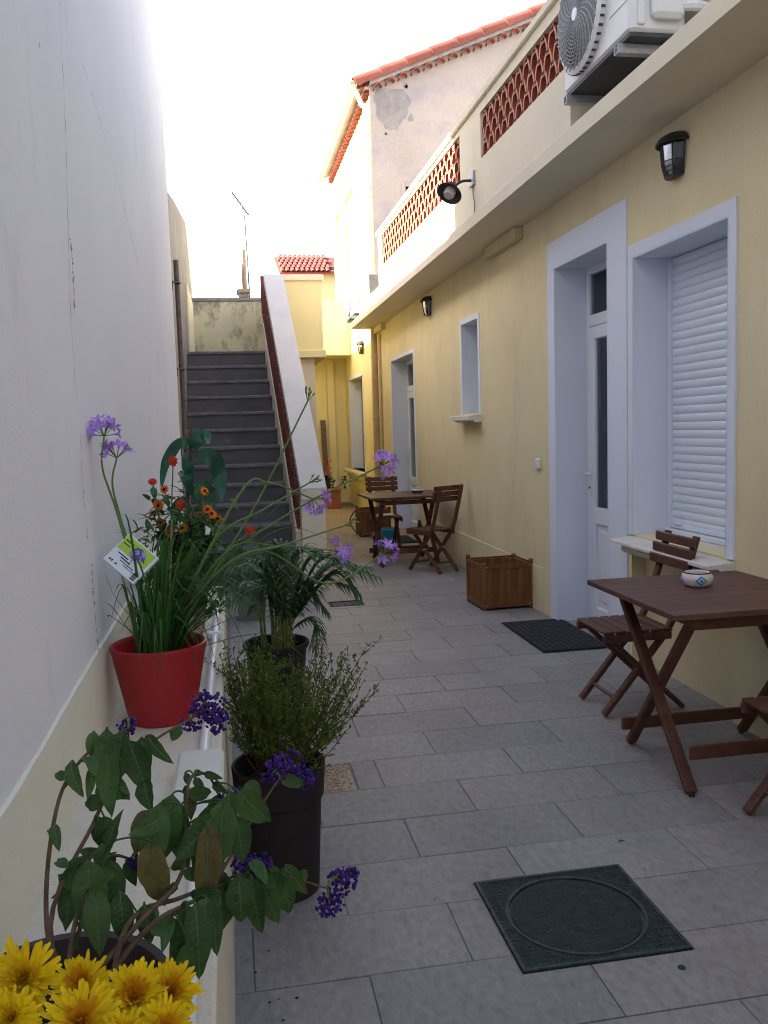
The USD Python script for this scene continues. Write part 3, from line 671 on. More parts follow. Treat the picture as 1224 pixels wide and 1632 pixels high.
g = MB(); g.tube([A0, A1], .012, 6); bo = An.part('boom', g, 'antenna_metal')
for k, t in enumerate(np.linspace(0, 1, 7)):
    p = A0 + t * (A1 - A0); hl = .42 - .03 * k if k == 0 else .16 - .012 * k; dv = np.array([.0, .25, 1.0]) if k == 0 else np.array([.2, -.1, .6])
    g = MB(); g.tube([p - dv * hl * .7, p + dv * hl * .7], .007, 5); An.part('element', g, 'antenna_metal', under=bo)
g = MB(); g.tube([(.395, 13.85, 4.78), (.36, 13.87, 4.94)], .008, 6); An.part('bracket', g, 'antenna_metal')

# ---- the stairs
St = T('staircase', 'steep grey-painted outdoor stairs with a white solid balustrade', 'staircase', (.1, 8.06, 0))
RISE, GO, Y0 = .19, .239, 8.06
xin = lambda yv: .595 - .036 * (yv - 8.0)                       # the balustrade leans in a little towards the top
for i in range(13):
    y0 = Y0 + i * GO; z1 = RISE * (i + 1); y1 = y0 + GO if i < 12 else 13.5
    g = MB(); g.box((-.455, y0 + .025, -.04 if i == 0 else RISE * i - .06), (xin(y0) + .01, y1 + .03 if i < 12 else 13.5, z1 - .035)); s = St.part('step', g, 'step_paint')
    xs_ = np.linspace(-.44, xin(y0) + .005, 40); yb = y1 + .02 if i < 12 else 13.5; V = []
    for x_ in xs_:
        chip = max(0, meshkit.noise([[x_ * 9, i * 3.1, 0]])[0] - .62) * .05 + .002 * meshkit.noise([[x_ * 40, i * 7.7, 3]])[0]; sag = -.004 * math.exp(-((x_ - .05) / .18) ** 2)
        V += [[x_, y0 + .002 + chip, z1 - .035], [x_, y0 + chip, z1 - .010 - chip * .3], [x_, y0 + .009 + chip, z1 + sag - .001], [x_, y0 + .05, z1 + sag], [x_, yb, z1]]
    nn = len(xs_); g = MB(); g.add(V, [[q * 5 + k, (q + 1) * 5 + k, (q + 1) * 5 + k + 1, q * 5 + k + 1] for q in range(nn - 1) for k in range(4)]); St.part('nosing', g, 'step_edge', under=s)
SLP = RISE / GO; YT = 11.12


def stringer(x_off0, x_off1, zlo, zhi, ya=8.0, yb=YT):
    """A sloping slab that follows the balustrade line between two offsets from its inner face and two heights above the nosing line."""
    V = []
    for yv in (ya, yb):
        zb = .19 + SLP * (yv - Y0)
        for xo in (x_off0, x_off1):
            for zz in (zlo, zhi): V.append([xin(yv) + xo, yv, zb + zz])
    V = np.array(V); f = [[0, 1, 3, 2], [4, 6, 7, 5], [0, 4, 5, 1], [2, 3, 7, 6], [0, 2, 6, 4], [1, 5, 7, 3]]
    return V, f


BT = .80
V, f = stringer(0, .245, -.5, .20, ya=8.22); V[:, 2] = np.maximum(V[:, 2], -.04); bal = St.part('balustrade', (V, f), 'cream_plaster')
St.part('core_wall', stringer(.12, .245, .20, BT - .11, ya=8.22), 'cream_plaster', under=bal)
V, f = stringer(.035, .275, BT - .11, BT, ya=8.0); St.part('coping', (V, f), 'coping_white', under=bal)
g = MB(); g.box((xin(8.1) + .04, 8.02, -.04), (xin(8.1) + .262, 8.25, .19 + BT - .14)); g.box((xin(8.0) + .035, 7.995, .92 - .085), (xin(8.0) + .275, 8.04, .92 + .01), .006); St.part('pillar', g, 'cream_plaster', under=bal)
for k in range(34):                                            # red openwork tiles under the coping
    yv = 8.28 + k * .092; zb = .19 + SLP * (yv - Y0)
    for r in range(4):
        a = arch(.05, .13, .018, 7); tpoly = trimesh_poly_shift(a, yv + (.046 if r % 2 else 0), zb + .22 + r * .115 - .03)
        v_, f_ = yz_prism(tpoly, 0, .06); v_[:, 0] += xin(yv) + .012; St.part('claustra_tile', (v_, f_), 'terracotta_old', under=bal)
St.part('openwork_back', stringer(.08, .099, .20, BT - .115, ya=8.23), 'terracotta_old', under=bal)
# landing parapet turning right, the wall under it and the bridge to the house
Ld = T('landing', 'yellow landing block with solid parapet at the top of the stairs', 'landing', (1.0, 11.5, 0))
g = MB(); g.box((.66, 11.3, 2.50), (1.255, 13.4, 3.37)); Ld.part('parapet', g, 'far_yellow'); g = MB(); g.box((.60, 11.27, 3.37), (1.285, 13.4, 3.45), .012); Ld.part('coping', g, 'cream_plaster')
g = MB(); g.box((.62, 11.26, 2.40), (1.285, 13.5, 2.50), .010); Ld.part('moulding', g, 'far_yellow')
g = MB(); g.box((.50, 11.38, -.04), (1.14, 13.5, 2.40)); Ld.part('support_wall', g, 'cream_plaster')
Bg = T('terrace_bridge', 'yellow terrace bridge spanning the passage at the far end of the yard', 'terrace', (1.8, 16.6, 2.8))
g = MB(); g.box((1.0, 16.5, 2.86), (XW, 17.7, 3.88)); Bg.part('parapet', g, 'far_yellow'); g = MB(); g.box((.98, 16.46, 2.86), (XW - .002, 16.5, 2.93), .008); Bg.part('moulding', g, 'far_yellow')
Ew = T('end_wall', 'deep yellow wall under the bridge at the end of the passage', 'wall', (1.8, 17.4, 0))
g = MB(); g.box((.4, 17.4, -.04), (XW, 17.7, 2.86)); Ew.part('wall', g, 'far_yellow'); g = MB(); g.box((1.97, 17.34, 0), (2.12, 17.4, 2.86), .006); Ew.part('pilaster', g, 'far_yellow')
g = MB(); g.box((.4, 13.76, -.04), (1.0, 17.4, 3.3)); Ew.part('side_wall', g, 'far_yellow')
# distant tiled roof
Dr = T('distant_house', 'distant low house showing a patch of red tiled roof above the landing', 'house', (2.0, 22, 0))
g = MB(); g.box((1.45, 22.0, 0), (4.6, 27, 5.42)); Dr.part('wall', g, 'far_yellow')
R0, R1 = np.array([1.40, 21.85, 5.36]), np.array([1.50, 23.4, 5.95]); g = MB(); g.add([[1.42, 21.85, 5.34], [4.7, 21.85, 5.34], [4.7, 23.6, 6.05], [1.40, 23.6, 6.05], [1.42, 21.85, 5.30], [4.7, 21.85, 5.30], [4.7, 23.6, 5.9], [1.40, 23.6, 5.9]], [[0, 1, 2, 3], [4, 7, 6, 5], [0, 4, 5, 1], [0, 3, 7, 4], [3, 2, 6, 7], [1, 5, 6, 2]])
rf = Dr.part('roof', g, 'terracotta_dark')
for r in range(6):
    for c in range(10):
        p = np.array([1.50 + c * .125 + (.06 if r % 2 else 0), 21.84 + r * .29, 5.345 + r * .118]); a = np.linspace(0, PI, 6); V = []
        for d in (0, .33):
            for q in a: V.append(p + [.055 * math.cos(q), d, .055 * math.sin(q) + d * .405 + .01])
        Dr.part('roof_tile', (np.array(V), [[k, k + 1, 6 + k + 1, 6 + k] for k in range(5)]), 'terracotta_dark', under=rf, smooth=40)
# the yard goes on behind the photographer
Rb = T('rear_wall', 'rendered wall closing the yard behind the photographer', 'wall', (1, -6, 0))
g = MB(); g.box((-.4, -6.3, -.04), (2.7, -6, 2.6)); Rb.part('wall', g, 'cream_plaster')

# ================================================================== things
# ---- furniture: folding wooden bistro set
def chair(name, label, loc, rotz, group):
    t = T(name, label, 'chair', loc, rotz, group)
    for i in range(6):
        x0 = -.17 + i * .062; g = MB(); g.box((x0, -.175, .425), (x0 + .052, .175, .441), .004); t.part('seat_slat', g, 'wood_brown', world=False)
    for s in (-1, 1):
        g = MB(); g.box((-.165, s * .165 - .012, .385), (.195, s * .165 + .012, .424), .004); t.part('seat_rail', g, 'wood_brown', world=False)
        yl = s * .142
        P = curve([(.185, yl, .012), (.0, yl, .235), (-.165, yl, .44), (-.235, yl, .62), (-.315, yl, .885)], 13); g = MB()
        for a, b in zip(P[:-1], P[1:]): g.bar(a, b + (b - a) * .04, .026, .042, up=(0, 1, 0), b=.005)
        t.part('long_leg', g, 'wood_brown', world=False)
        ys = s * .116; g = MB(); g.bar((-.255, ys, .012), (.15, ys, .40), .024, .042, up=(0, 1, 0), b=.004); t.part('short_leg', g, 'wood_brown', world=False)
        g = MB(); g.lathe([(0, 0), (.009, 0), (.009, s * .05), (0, s * .05)], (-.035, s * .105, .235), 8, (0, 1, 0)); t.part('pivot', g, 'galvanised', world=False)
    for x, zz, w in ((.12, .09, .284), (-.17, .10, .232)):
        g = MB(); g.tube([(x, -w / 2, zz), (x, w / 2, zz)], .010, 7); t.part('rung', g, 'wood_brown', world=False)
    for i in range(3):
        z0 = .725 + i * .056; xb = -.236 - .31 * (z0 - .70); g = MB(); g.box((xb - .005, -.195, z0), (xb + .012, .195, z0 + .049), .005); t.part('back_slat', g, 'wood_brown', world=False)
    return t


def table(name, label, loc, rotz, group):
    t = T(name, label, 'table', loc, rotz, group)
    n = 9; w = .80 / n
    for i in range(n):
        y0 = -.40 + i * w; g = MB(); v_, f_ = chamfer_box((-.43, y0 + .0004, .728), (.43, y0 + w - .0004, .75), .0008); g.add(v_, f_); t.part('top_slat', g, 'wood_table', world=False)
    for s in (-1, 1):
        g = MB(); g.box((s * .33 - .012, -.37, .69), (s * .33 + .012, .37, .727), .004); t.part('batten', g, 'wood_brown', world=False)
        g = MB(); g.bar((s * .305, -.31 * 1, .014), (s * .305, .29, .70), .030, .046, up=(1, 0, 0), b=.005); t.part('leg', g, 'wood_brown', world=False)
        g = MB(); g.bar((s * .278, .27, .014), (s * .278, -.27, .70), .030, .046, up=(1, 0, 0), b=.005); t.part('leg', g, 'wood_brown', world=False)
    g = MB(); g.box((-.29, -.275, .13), (.29, -.258, .185), .004); t.part('stretcher', g, 'wood_brown', world=False)
    g = MB(); g.box((-.34, .225, .085), (.34, .243, .14), .004); t.part('stretcher', g, 'wood_brown', world=False)
    for yy, zz in ((-.29, .66), (.27, .66)):
        g = MB(); g.box((-.32, yy - .009, zz), (.32, yy + .009, zz + .045), .004); t.part('apron', g, 'wood_brown', world=False)
    g = MB(); g.lathe([(0, 0), (.022, 0), (.022, .003), (.018, .004), (0, .004)], (.09, .07, .7475), 14); t.part('hole_plug', g, 'black_metal', world=False)
    for sx, yy in ((-.305, -.31), (.305, -.31), (-.278, .27), (.278, .27)):
        g = MB(); g.lathe([(0, 0), (.012, 0), (.010, .018), (0, .018)], (sx, yy, 0.0005), 8); t.part('foot', g, 'black_metal', world=False)
    return t


c0 = chair('folding_chair', 'folding wooden chair with slatted back standing under the shuttered window', (1.97, 4.12, 0), 180, 'folding wooden chairs')
copy_of(c0, 'folding_chair', 'folding wooden chair cut off by the right edge in front of the near table', (2.02, 2.69, 0), 180, 'folding wooden chairs')
copy_of(c0, 'folding_chair', 'folding wooden chair seen from behind beside the far table', (2.00, 8.62, 0), 118, 'folding wooden chairs')
copy_of(c0, 'folding_chair', 'folding wooden chair behind the far table with a cloth over its seat', (1.78, 10.05, 0), -92, 'folding wooden chairs')
t0 = table('folding_table', 'brown folding wooden table with white ashtray beside the shuttered window', (2.03, 3.34, 0), 0, 'folding wooden tables')
copy_of(t0, 'folding_table', 'brown folding wooden table standing far down the yard before the second door', (1.84, 9.30, 0), 2, 'folding wooden tables')

AP = [(0, .0), (.042, 0), (.056, .008), (.068, .028), (.067, .045), (.056, .060), (.052, .062), (.049, .058), (.056, .045), (.054, .025), (.04, .012), (0, .012)]
for nm, loc, band, lb in (('ashtray', (1.985, 3.45, .7505), 'blue', 'round white ashtray with blue diamond on the near table'), ('ashtray', (2.0, 9.25, .7505), 'dark', 'small dark-banded pot on the far table')):
    t = T(nm, lb, 'ashtray', loc); g = MB(); g.lathe(AP, (0, 0, 0), 32); t.part('bowl', g, 'porcelain', world=False, smooth=50)
    g = MB(); g.lathe([(.0525, .0600), (.0575, .0600), (.0590, .0570), (.0585, .0560), (.0560, .0585), (.0525, .0585)], (0, 0, .002), 32); t.part('rim_band', g, 'ink', world=False, smooth=50)
    if band == 'blue':
        for k in range(4):
            a0 = -PI / 2 - .25 + k * PI / 2
            def onb(u, zz): r = np.interp(zz, [.008, .028, .045, .060], [.0575, .0693, .0683, .0573]); a = a0 + u / .066; return [r * math.cos(a), r * math.sin(a), zz]
            V = [onb(0, .031)]; R = 12
            for rad in (.33, .66, 1.0):
                for q in range(R):
                    th = q * 2 * PI / R; d = 1 / (abs(math.cos(th)) + abs(math.sin(th))); V.append(onb(.026 * rad * d * math.cos(th), .031 + .022 * rad * d * math.sin(th)))
            F1 = [[0, 1 + q, 1 + (q + 1) % R] for q in range(R)]; F2 = [[1 + R + q, 1 + R + (q + 1) % R, 1 + 2 * R + (q + 1) % R, 1 + 2 * R + q] for q in range(R)]; F3 = [[1 + q, 1 + (q + 1) % R, 1 + R + (q + 1) % R, 1 + R + q] for q in range(R)]
            g = MB(); g.add(V, np.vstack([np.array(F1)])); g.add(V, F2); t.part('blue_diamond', g, 'blue_glaze', world=False); g = MB(); g.add(V, F3); t.part('diamond_ring', g, 'blue_pale', world=False)
    else:
        g = MB(); g.lathe([(.060, .012), (.0705, .027), (.069, .036)], (0, 0, 0), 24); t.part('glaze_band', g, 'ink', world=False)


def planter(name, label, loc, rotz, s=.40, h=.375, mat='wood_orange', group=None):
    t = T(name, label, 'planter', loc, rotz, group); r = s / 2
    for sx in (-1, 1):
        for sy in (-1, 1):
            g = MB(); g.box((sx * r - .016, sy * r - .016, 0), (sx * r + .016, sy * r + .016, h + (.022 if sx * sy < 0 else .008)), .004); t.part('post', g, mat, world=False)
    n = 7; w = (s - .032) / n
    for side in range(4):
        for i in range(n):
            a = -r + .016 + i * w; lo, hi = np.array([a + .001, -r - .008 + (.001 if i % 2 else 0), .03]), np.array([a + w - .001, -r + .008 + (.001 if i % 2 else 0), h - .02])
            v_, f_ = chamfer_box(lo, hi, .002); c, sn = math.cos(side * PI / 2), math.sin(side * PI / 2)
            v_ = np.stack([v_[:, 0] * c - v_[:, 1] * sn, v_[:, 0] * sn + v_[:, 1] * c, v_[:, 2]], 1); t.part('board', (v_, f_), mat, world=False)
        for zz in (.018, h - .045):
            lo, hi = np.array([-r + .016, -r - .016, zz]), np.array([r - .016, -r - .0085, zz + .04]); v_, f_ = chamfer_box(lo, hi, .003); c, sn = math.cos(side * PI / 2), math.sin(side * PI / 2)
            v_ = np.stack([v_[:, 0] * c - v_[:, 1] * sn, v_[:, 0] * sn + v_[:, 1] * c, v_[:, 2]], 1); t.part('rail', (v_, f_), mat, world=False)
    for sx in (-1, 1):
        for zz in (.038, h - .025): g = MB(); g.lathe([(0, .002), (.005, .002), (.006, 0)], (sx * (r - .02), -r - .0165, zz), 8, (0, -1, 0)); t.part('bolt', g, 'galvanised', world=False); g = MB(); g.lathe([(0, .002), (.005, .002), (.006, 0)], (-r - .0165, sx * (r - .02), zz), 8, (-1, 0, 0)); t.part('bolt', g, 'galvanised', world=False)
    g = MB(); g.box((-r + .02, -r + .02, .10), (r - .02, r - .02, h - .14)); t.part('soil', g, 'soil', world=False)
    return t


p0 = planter('wooden_planter', 'empty square wooden planter of vertical boards beside the near door', (2.135, 6.78, 0), 2, group='square wooden planters')
copy_of(p0, 'wooden_planter', 'square wooden planter in the passage behind the far table', (1.92, 11.85, 0), 0, 'square wooden planters')

# ---- doormats, manhole, drain
def doormat(label, x0, x1, y0, y1):
    t = T('doormat', label, 'doormat', ((x0 + x1) / 2, (y0 + y1) / 2, 0)); g = MB(); g.box((x0, y0, .002), (x1, y1, .012), .004); t.part('base', g, 'mat_black')
    g = MB(); rows = 11
    for k in range(rows):
        xx = x0 + .03 + k * (x1 - x0 - .06) / (rows - 1); yv = y0 + .02
        while yv < y1 - .03:
            L_ = rnd.uniform(.03, .09); g.box((xx - .012, yv, .011), (xx + .012, min(yv + L_, y1 - .02), .0165), .003); yv += L_ + .012
    t.part('rib', g, 'mat_rib', kind='stuff')


doormat('black ribbed rubber doormat at the near white door', 1.93, 2.40, 5.22, 6.10)
doormat('grey doormat on the floor at the second door behind the far chairs', 1.92, 2.33, 10.75, 11.5)
t = T('manhole_cover', 'square cast iron manhole cover with round lid set in the paving', 'manhole cover', (.965, 2.36, 0))
sq = sbox(.716, 2.121, 1.214, 2.599); rc = Polygon([(.965 + .195 * math.cos(a), 2.36 + .195 * math.sin(a)) for a in np.linspace(0, 2 * PI, 49)[:-1]])
e = trimesh.creation.extrude_polygon(sq.difference(rc.buffer(.004)), .02, engine='earcut'); e.apply_translation([0, 0, -.018]); t.part('frame', e, 'cast_iron')
e = trimesh.creation.extrude_polygon(rc, .02, engine='earcut'); e.apply_translation([0, 0, -.0185]); t.part('lid', e, 'cast_iron')
g = MB()
v_, f_ = xz_prism(sbox(0, 0, 1, 1), 0, 1)
e = trimesh.creation.extrude_polygon(sq.buffer(-.001).difference(sq.buffer(-.012)), .004, engine='earcut'); e.apply_translation([0, 0, .0018]); g.tm(e)
e = trimesh.creation.extrude_polygon(rc.buffer(.016).difference(rc.buffer(.006)), .003, engine='earcut'); e.apply_translation([0, 0, .0018]); g.tm(e)
t.part('raised_edge', g, 'cast_iron_worn')
g = MB()
for i in range(26):
    for j in range(25):
        x_, y_ = .735 + i * .0184, 2.14 + j * .0184
        dd = math.hypot(x_ - .965, y_ - 2.36)
        if dd < .223 or rnd.random() < .12: continue
        a, b = (.006, .0025) if (i // 2 + j // 2) % 2 else (.0025, .006); g.box((x_ - a, y_ - b, .0015), (x_ + a, y_ + b, .0045), .001)
t.part('frame_stud', g, 'cast_iron_worn', kind='stuff')
g = MB()
for i in range(20):
    for j in range(20):
        x_, y_ = .965 + (i - 9.5) * .019, 2.36 + (j - 9.5) * .019
        if math.hypot(x_ - .965, y_ - 2.36) > .178 or rnd.random() < .25: continue
        a, b = (.0055, .002) if (i + j) % 2 else (.002, .0055); g.box((x_ - a, y_ - b, .001), (x_ + a, y_ + b, .0032), .001)
t.part('lid_stud', g, 'cast_iron_worn', kind='stuff')
t = T('drain_grate', 'small black drain grate in the paving near the stairs', 'drain', (.917, 7.22, 0))
g = MB()
for a, b in (((.777, 7.112), (1.058, 7.127)), ((.777, 7.313), (1.058, 7.328)), ((.777, 7.127), (.792, 7.313)), ((1.043, 7.127), (1.058, 7.313))): g.box((*a, -.014), (*b, .003), .002)
t.part('frame', g, 'cast_iron')
for k in range(11): g = MB(); x_ = .803 + k * .0232; g.box((x_, 7.127, -.012), (x_ + .010, 7.313, .001), .001); t.part('bar', g, 'cast_iron')
g = MB(); g.lathe([(0, .004), (.009, .004), (.011, .001), (.011, 0)], (1.14, 2.05, 0), 14); struct('bottle_cap', g, 'cast_iron_worn', kind=None, label='tiny round bottle cap lying on the paving beside the manhole cover', cat='bottle cap')
for i, (px, py) in enumerate(((990, 1342), (1097, 1530 - 300), (660, 935))):
    d = RIGHT * ((px - 612) / FPX) + DOWN * ((py - 816) / FPX) + FWD; p = EYE + d * (-1.476 / d[2]); g = MB(); g.tube([p + [-.012, 0, .002], p + [0, .006, .004], p + [.014, .002, .002]], [.001, .0035, .001], 5)
    struct('fallen_leaf', g, 'stem_brown', kind=None, label=('dry curled leaf scrap lying between the table and the manhole cover', 'dry leaf scrap lying on the paving under the near table', 'dry leaf scrap lying on the paving before the far chair')[i], cat='leaf')

for i in range(34):                                            # grit along the ledge foot and the edges of the yard
    px, pyv = (rnd.uniform(-.03, .12), rnd.uniform(1.6, 2.4)) if i < 20 else (rnd.uniform(.2, 2.1), rnd.uniform(1.7, 5.5)); ic = trimesh.creation.icosphere(0, rnd.uniform(.0015, .004)); ic.apply_scale([1.4, 1, .6])
    if i == 0: grit = MB()
    grit.add(ic.vertices + [px, pyv, .0015], ic.faces)
struct('grit', grit, 'soil', kind='stuff', label='dark specks of grit scattered on the paving', cat='grit')

# ---- lamps
def wall_lamp(label, x, y, z):
    """Half lantern on the wall facing -X: curved hood, six-sided glazed body, base cup."""
    t = T('wall_lamp', label, 'lamp', (x, y, z), 0, 'black wall lanterns'); t.scale = .90
    g = MB(); g.box((-.018, -.07, -.11), (0, .07, .12), .004); t.part('back_plate', g, 'black_metal', world=False)
    def ring(r, zz, n=5, d0=-.0): return [(-r * .92 * math.sin(a) - .012, r * math.cos(a), zz) for a in np.linspace(0, PI, n)]
    T_, M_, B_ = ring(.098, .075), ring(.088, -.035), ring(.066, -.115)
    g = MB()
    for a in (ring(.095, .07), ): pass
    V = ring(.094, .07) + ring(.084, -.035) + ring(.062, -.112); g.add(V, [[i * 5 + k, i * 5 + k + 1, (i + 1) * 5 + k + 1, (i + 1) * 5 + k] for i in range(2) for k in range(4)]); t.part('glass', g, 'glass', world=False)
    for k in range(5): g = MB(); g.tube([T_[k], M_[k], B_[k]], .0045, 5); t.part('bar', g, 'black_metal', world=False)
    for R_ in (ring(.089, -.03), ring(.081, -.058), ring(.074, -.085)): g = MB(); g.tube(R_, .003, 5); t.part('hoop', g, 'black_metal', world=False)
    g = MB(); V = [(-.012, 0, -.118)] + ring(.068, -.118, 9) + ring(.070, -.108, 9) + [(-.012, 0, -.108)]; g.add(V, np.array([[0, 1 + k + 1, 1 + k] for k in range(8)] + [[19, 10 + k, 10 + k + 1] for k in range(8)])); g.add(V, [[1 + k, 2 + k, 11 + k, 10 + k] for k in range(8)]); t.part('base', g, 'black_metal', world=False)
    g = MB(); n = 11; rows = []                               # hood: higher at the wall, dipping outwards, with a drip edge
    for r, zz in ((.02, .128), (.07, .118), (.105, .098), (.125, .070), (.127, .060)): rows += [(-r * math.sin(a) * .98 - .004, r * math.cos(a), zz + .004) for a in np.linspace(0, PI, n)]
    for r, zz in ((.122, .060), (.10, .090), (.02, .118)): rows += [(-r * math.sin(a) * .98 - .004, r * math.cos(a), zz) for a in np.linspace(0, PI, n)]
    g.add(rows, [[i * n + k, (i + 1) * n + k, (i + 1) * n + k + 1, i * n + k + 1] for i in range(7) for k in range(n - 1)]); t.part('hood', g, 'black_metal', world=False, smooth=40)
    g = MB(); g.lathe([(0, 0), (.026, 0), (.026, .055), (.018, .062), (0, .062)], (-.05, 0, -.108), 10); t.part('socket', g, 'black_metal', world=False)
    g = MB(); g.lathe([(0, 0), (.017, .003), (.022, .035), (.012, .062), (0, .066)], (-.05, 0, -.046), 10); t.part('bulb', g, 'frosted', world=False, smooth=50)
    return t


l0 = wall_lamp('black half-lantern wall lamp above the near window', XW - .002, 4.29, 2.825)
copy_of(l0, 'wall_lamp', 'black half-lantern wall lamp above the slit window', (XW - .002, 9.72 * 1.0207, 2.85), 0, 'black wall lanterns')
copy_of(l0, 'wall_lamp', 'black half-lantern wall lamp beyond the downpipe', (XW - .002, 15.0, 2.86), 0, 'black wall lanterns')
# swan-neck lamp on the parapet
t = T('terrace_lamp', 'dark dish lamp on a bent arm fixed to the terrace parapet', 'lamp', (XP, 6.86, 3.40))
g = MB(); g.box((XP - .02, 6.79, 3.36), (XP - .001, 6.91, 3.47), .004); t.part('wall_plate', g, 'galvanised'); g = MB(); g.tube(curve([(XP - .015, 6.85, 3.405), (XP - .09, 6.86, 3.40), (XP - .16, 6.84, 3.35), (XP - .20, 6.80, 3.30)], 12), .011, 7); t.part('arm', g, 'black_metal', smooth=40)
ax = np.array([.50, .42, .75]); ax /= np.linalg.norm(ax); sc = np.array([XP - .215, 6.78, 3.285])
g = MB(); g.lathe([(.0, .056), (.027, .054), (.045, .040), (.076, .020), (.102, .0), (.100, -.005), (.074, .013), (.040, .034), (0, .040)], sc, 28, ax); t.part('shade', g, 'black_metal', smooth=50)
g = MB(); g.lathe([(0, .03), (.045, .03), (.045, -.012), (.036, -.03), (0, -.034)], sc, 18, ax); t.part('lens', g, 'frosted', smooth=50)
g = MB(); g.lathe([(.025, .04), (.040, .075), (.034, .12), (.02, .13), (0, .13)], sc + np.array([-.02, .04, 0]), 14, ax); t.part('housing', g, 'black_metal', smooth=50)
g = MB(); g.tube(curve([(XP - .006, 6.83, 3.37), (XP - .006, 6.84, 3.30), (XP - .006, 6.81, 3.22), (XP - .006, 6.82, 3.13)], 10), .003, 5); t.part('cable', g, 'ink')
# switch beside the door
t = T('doorbell', 'small white bell push on the wall left of the near door', 'doorbell', (XW, 6.40, 1.16)); g = MB(); g.box((XW - .022, 6.36, 1.125), (XW, 6.44, 1.205), .006); t.part('box', g, 'white_plastic'); g = MB(); g.box((XW - .027, 6.385, 1.15), (XW - .021, 6.415, 1.185), .003); t.part('button', g, 'ac_white')
# downpipe
t = T('downpipe', 'tan rainwater downpipe running from the roof slab to the ground', 'downpipe', (XW - .07, 13.46, 0)); g = MB(); g.tube([(XW - .07, 13.46, 0), (XW - .07, 13.46, 2.70), (XW - .07, 13.46, 3.02)], .052, 12); t.part('pipe', g, 'pipe_tan', smooth=40)
for zz in (.5, 1.6, 2.55): g = MB(); g.lathe([(.053, 0), (.060, .004), (.060, .034), (.053, .038)], (XW - .07, 13.46, zz), 12); t.part('collar', g, 'pipe_tan')
g = MB(); g.tube([(XW - .02, 13.2, .3), (XW - .02, 13.2, 2.9)], .014, 6); t.part('cable_conduit', g, 'pipe_tan')

# ---- air conditioners
def aircon(name, label, loc, W, D, Hh):
    """Outdoor unit facing -X; loc = the front lower corner on the near (-Y) side."""
    t = T(name, label, 'air conditioner', loc, 0, 'outdoor air conditioning units')
    g = MB(); g.box((0, 0, .02), (D, W, Hh), .018); t.part('casing', g, 'ac_white', world=False)
    g = MB(); g.box((.004, .004, 0), (D - .004, W - .004, .019)); t.part('base_pan', g, 'ac_dark', world=False)
    cy, cz, R = W * .645, Hh * .52, Hh * .455
    g = MB(); g.lathe([(R, 0), (R, .03), (R - .02, .045), (R - .028, .045), (R - .03, .02), (R - .03, 0)], (.002, cy, cz), 48, (-1, 0, 0)); fr = t.part('fan_ring', g, 'ac_white', world=False, smooth=40)
    g = MB(); g.lathe([(0, .006), (R - .03, .006)], (.002, cy, cz), 40, (-1, 0, 0)); t.part('fan_well', g, 'ac_dark', world=False)
    g = MB()
    for k in range(13):
        r = .035 + k * (R - .07) / 12; a = np.linspace(0, 2 * PI, 41); g.tube([(-.044 - .006 * math.cos(r / R * 1.5), cy + r * math.cos(q), cz + r * math.sin(q)) for q in a], .0042, 4, cap=False)
    for k in range(30):
        a0 = k * 2 * PI / 30; g.tube([(-.046 - .006 * math.cos(u * 1.5), cy + R * u * math.cos(a0 + .9 * u), cz + R * u * math.sin(a0 + .9 * u)) for u in np.linspace(.10, .95, 8)], .0032, 4)
    t.part('fan_grille', g, 'ac_grille', world=False)
    for k in range(44):
        a0 = k * 2 * PI / 44; g = MB(); g.box((-.028, -.006, -.001), (-.006, .006, .003)); V, Fq = g.mesh(); rr = R + .0005
        V = np.stack([V[:, 0], cy + rr * math.cos(a0) + V[:, 1] * -math.sin(a0) + V[:, 2] * math.cos(a0), cz + rr * math.sin(a0) + V[:, 1] * math.cos(a0) + V[:, 2] * math.sin(a0)], 1); t.part('vent_slot', (V, Fq), 'ac_dark', world=False, under=fr)
    g = MB(); g.lathe([(0, .008), (.030, .006), (.034, 0), (.034, -.01)], (-.052, cy, cz), 24, (-1, 0, 0)); t.part('hub', g, 'white_plastic', world=False, smooth=40)
    for zz in (.16, .27, .38, .49):
        g = MB(); g.box((-.002, .015, zz * Hh / .6), (.001, cy - R - .02, zz * Hh / .6 + .004)); t.part('seam', g, 'ac_grille', world=False)
    g = MB(); g.box((.10, -.055, .07), (D - .03, .002, .33), .02); t.part('valve_cover', g, 'ac_white', world=False)
    g = MB(); g.box((.04, -.012, .05), (.075, .002, Hh - .05), .004); t.part('side_rib', g, 'ac_white', world=False)
    for k in range(3):
        zz = .13 + k * .085; g = MB(); g.tube(curve([(D - .04, -.03, zz), (D + .02, -.06, zz - .01), (D + .10, -.03, zz - .01), (D + .13, .06, zz)], 12), .024, 8); t.part('pipe', g, 'ac_white', world=False, smooth=40)
    for yy in (.10, W - .06):
        g = MB(); g.box((-.02, yy - .022, -.045), (D + .14, yy + .022, -.041)); g.box((-.02, yy - .022, -.041), (D + .14, yy - .018, -.003)); g.box((-.02, yy + .018, -.041), (D + .14, yy + .022, -.003)); g.box((.02, yy - .018, -.041), (.06, yy + .018, 0)); g.box((D - .06, yy - .018, -.041), (D - .02, yy + .018, 0)); t.part('bracket', g, 'galvanised', world=False)
    return t


a0 = aircon('air_conditioner', 'large white air conditioner with round fan grille above the near window', (1.925, 3.965, 3.265), .80, .29, .62)
copy_of(a0, 'air_conditioner', 'sunlit air conditioner on the tall house beyond the roof slab', (XW - .33, 13.72, 3.26), 0, 'outdoor air conditioning units')

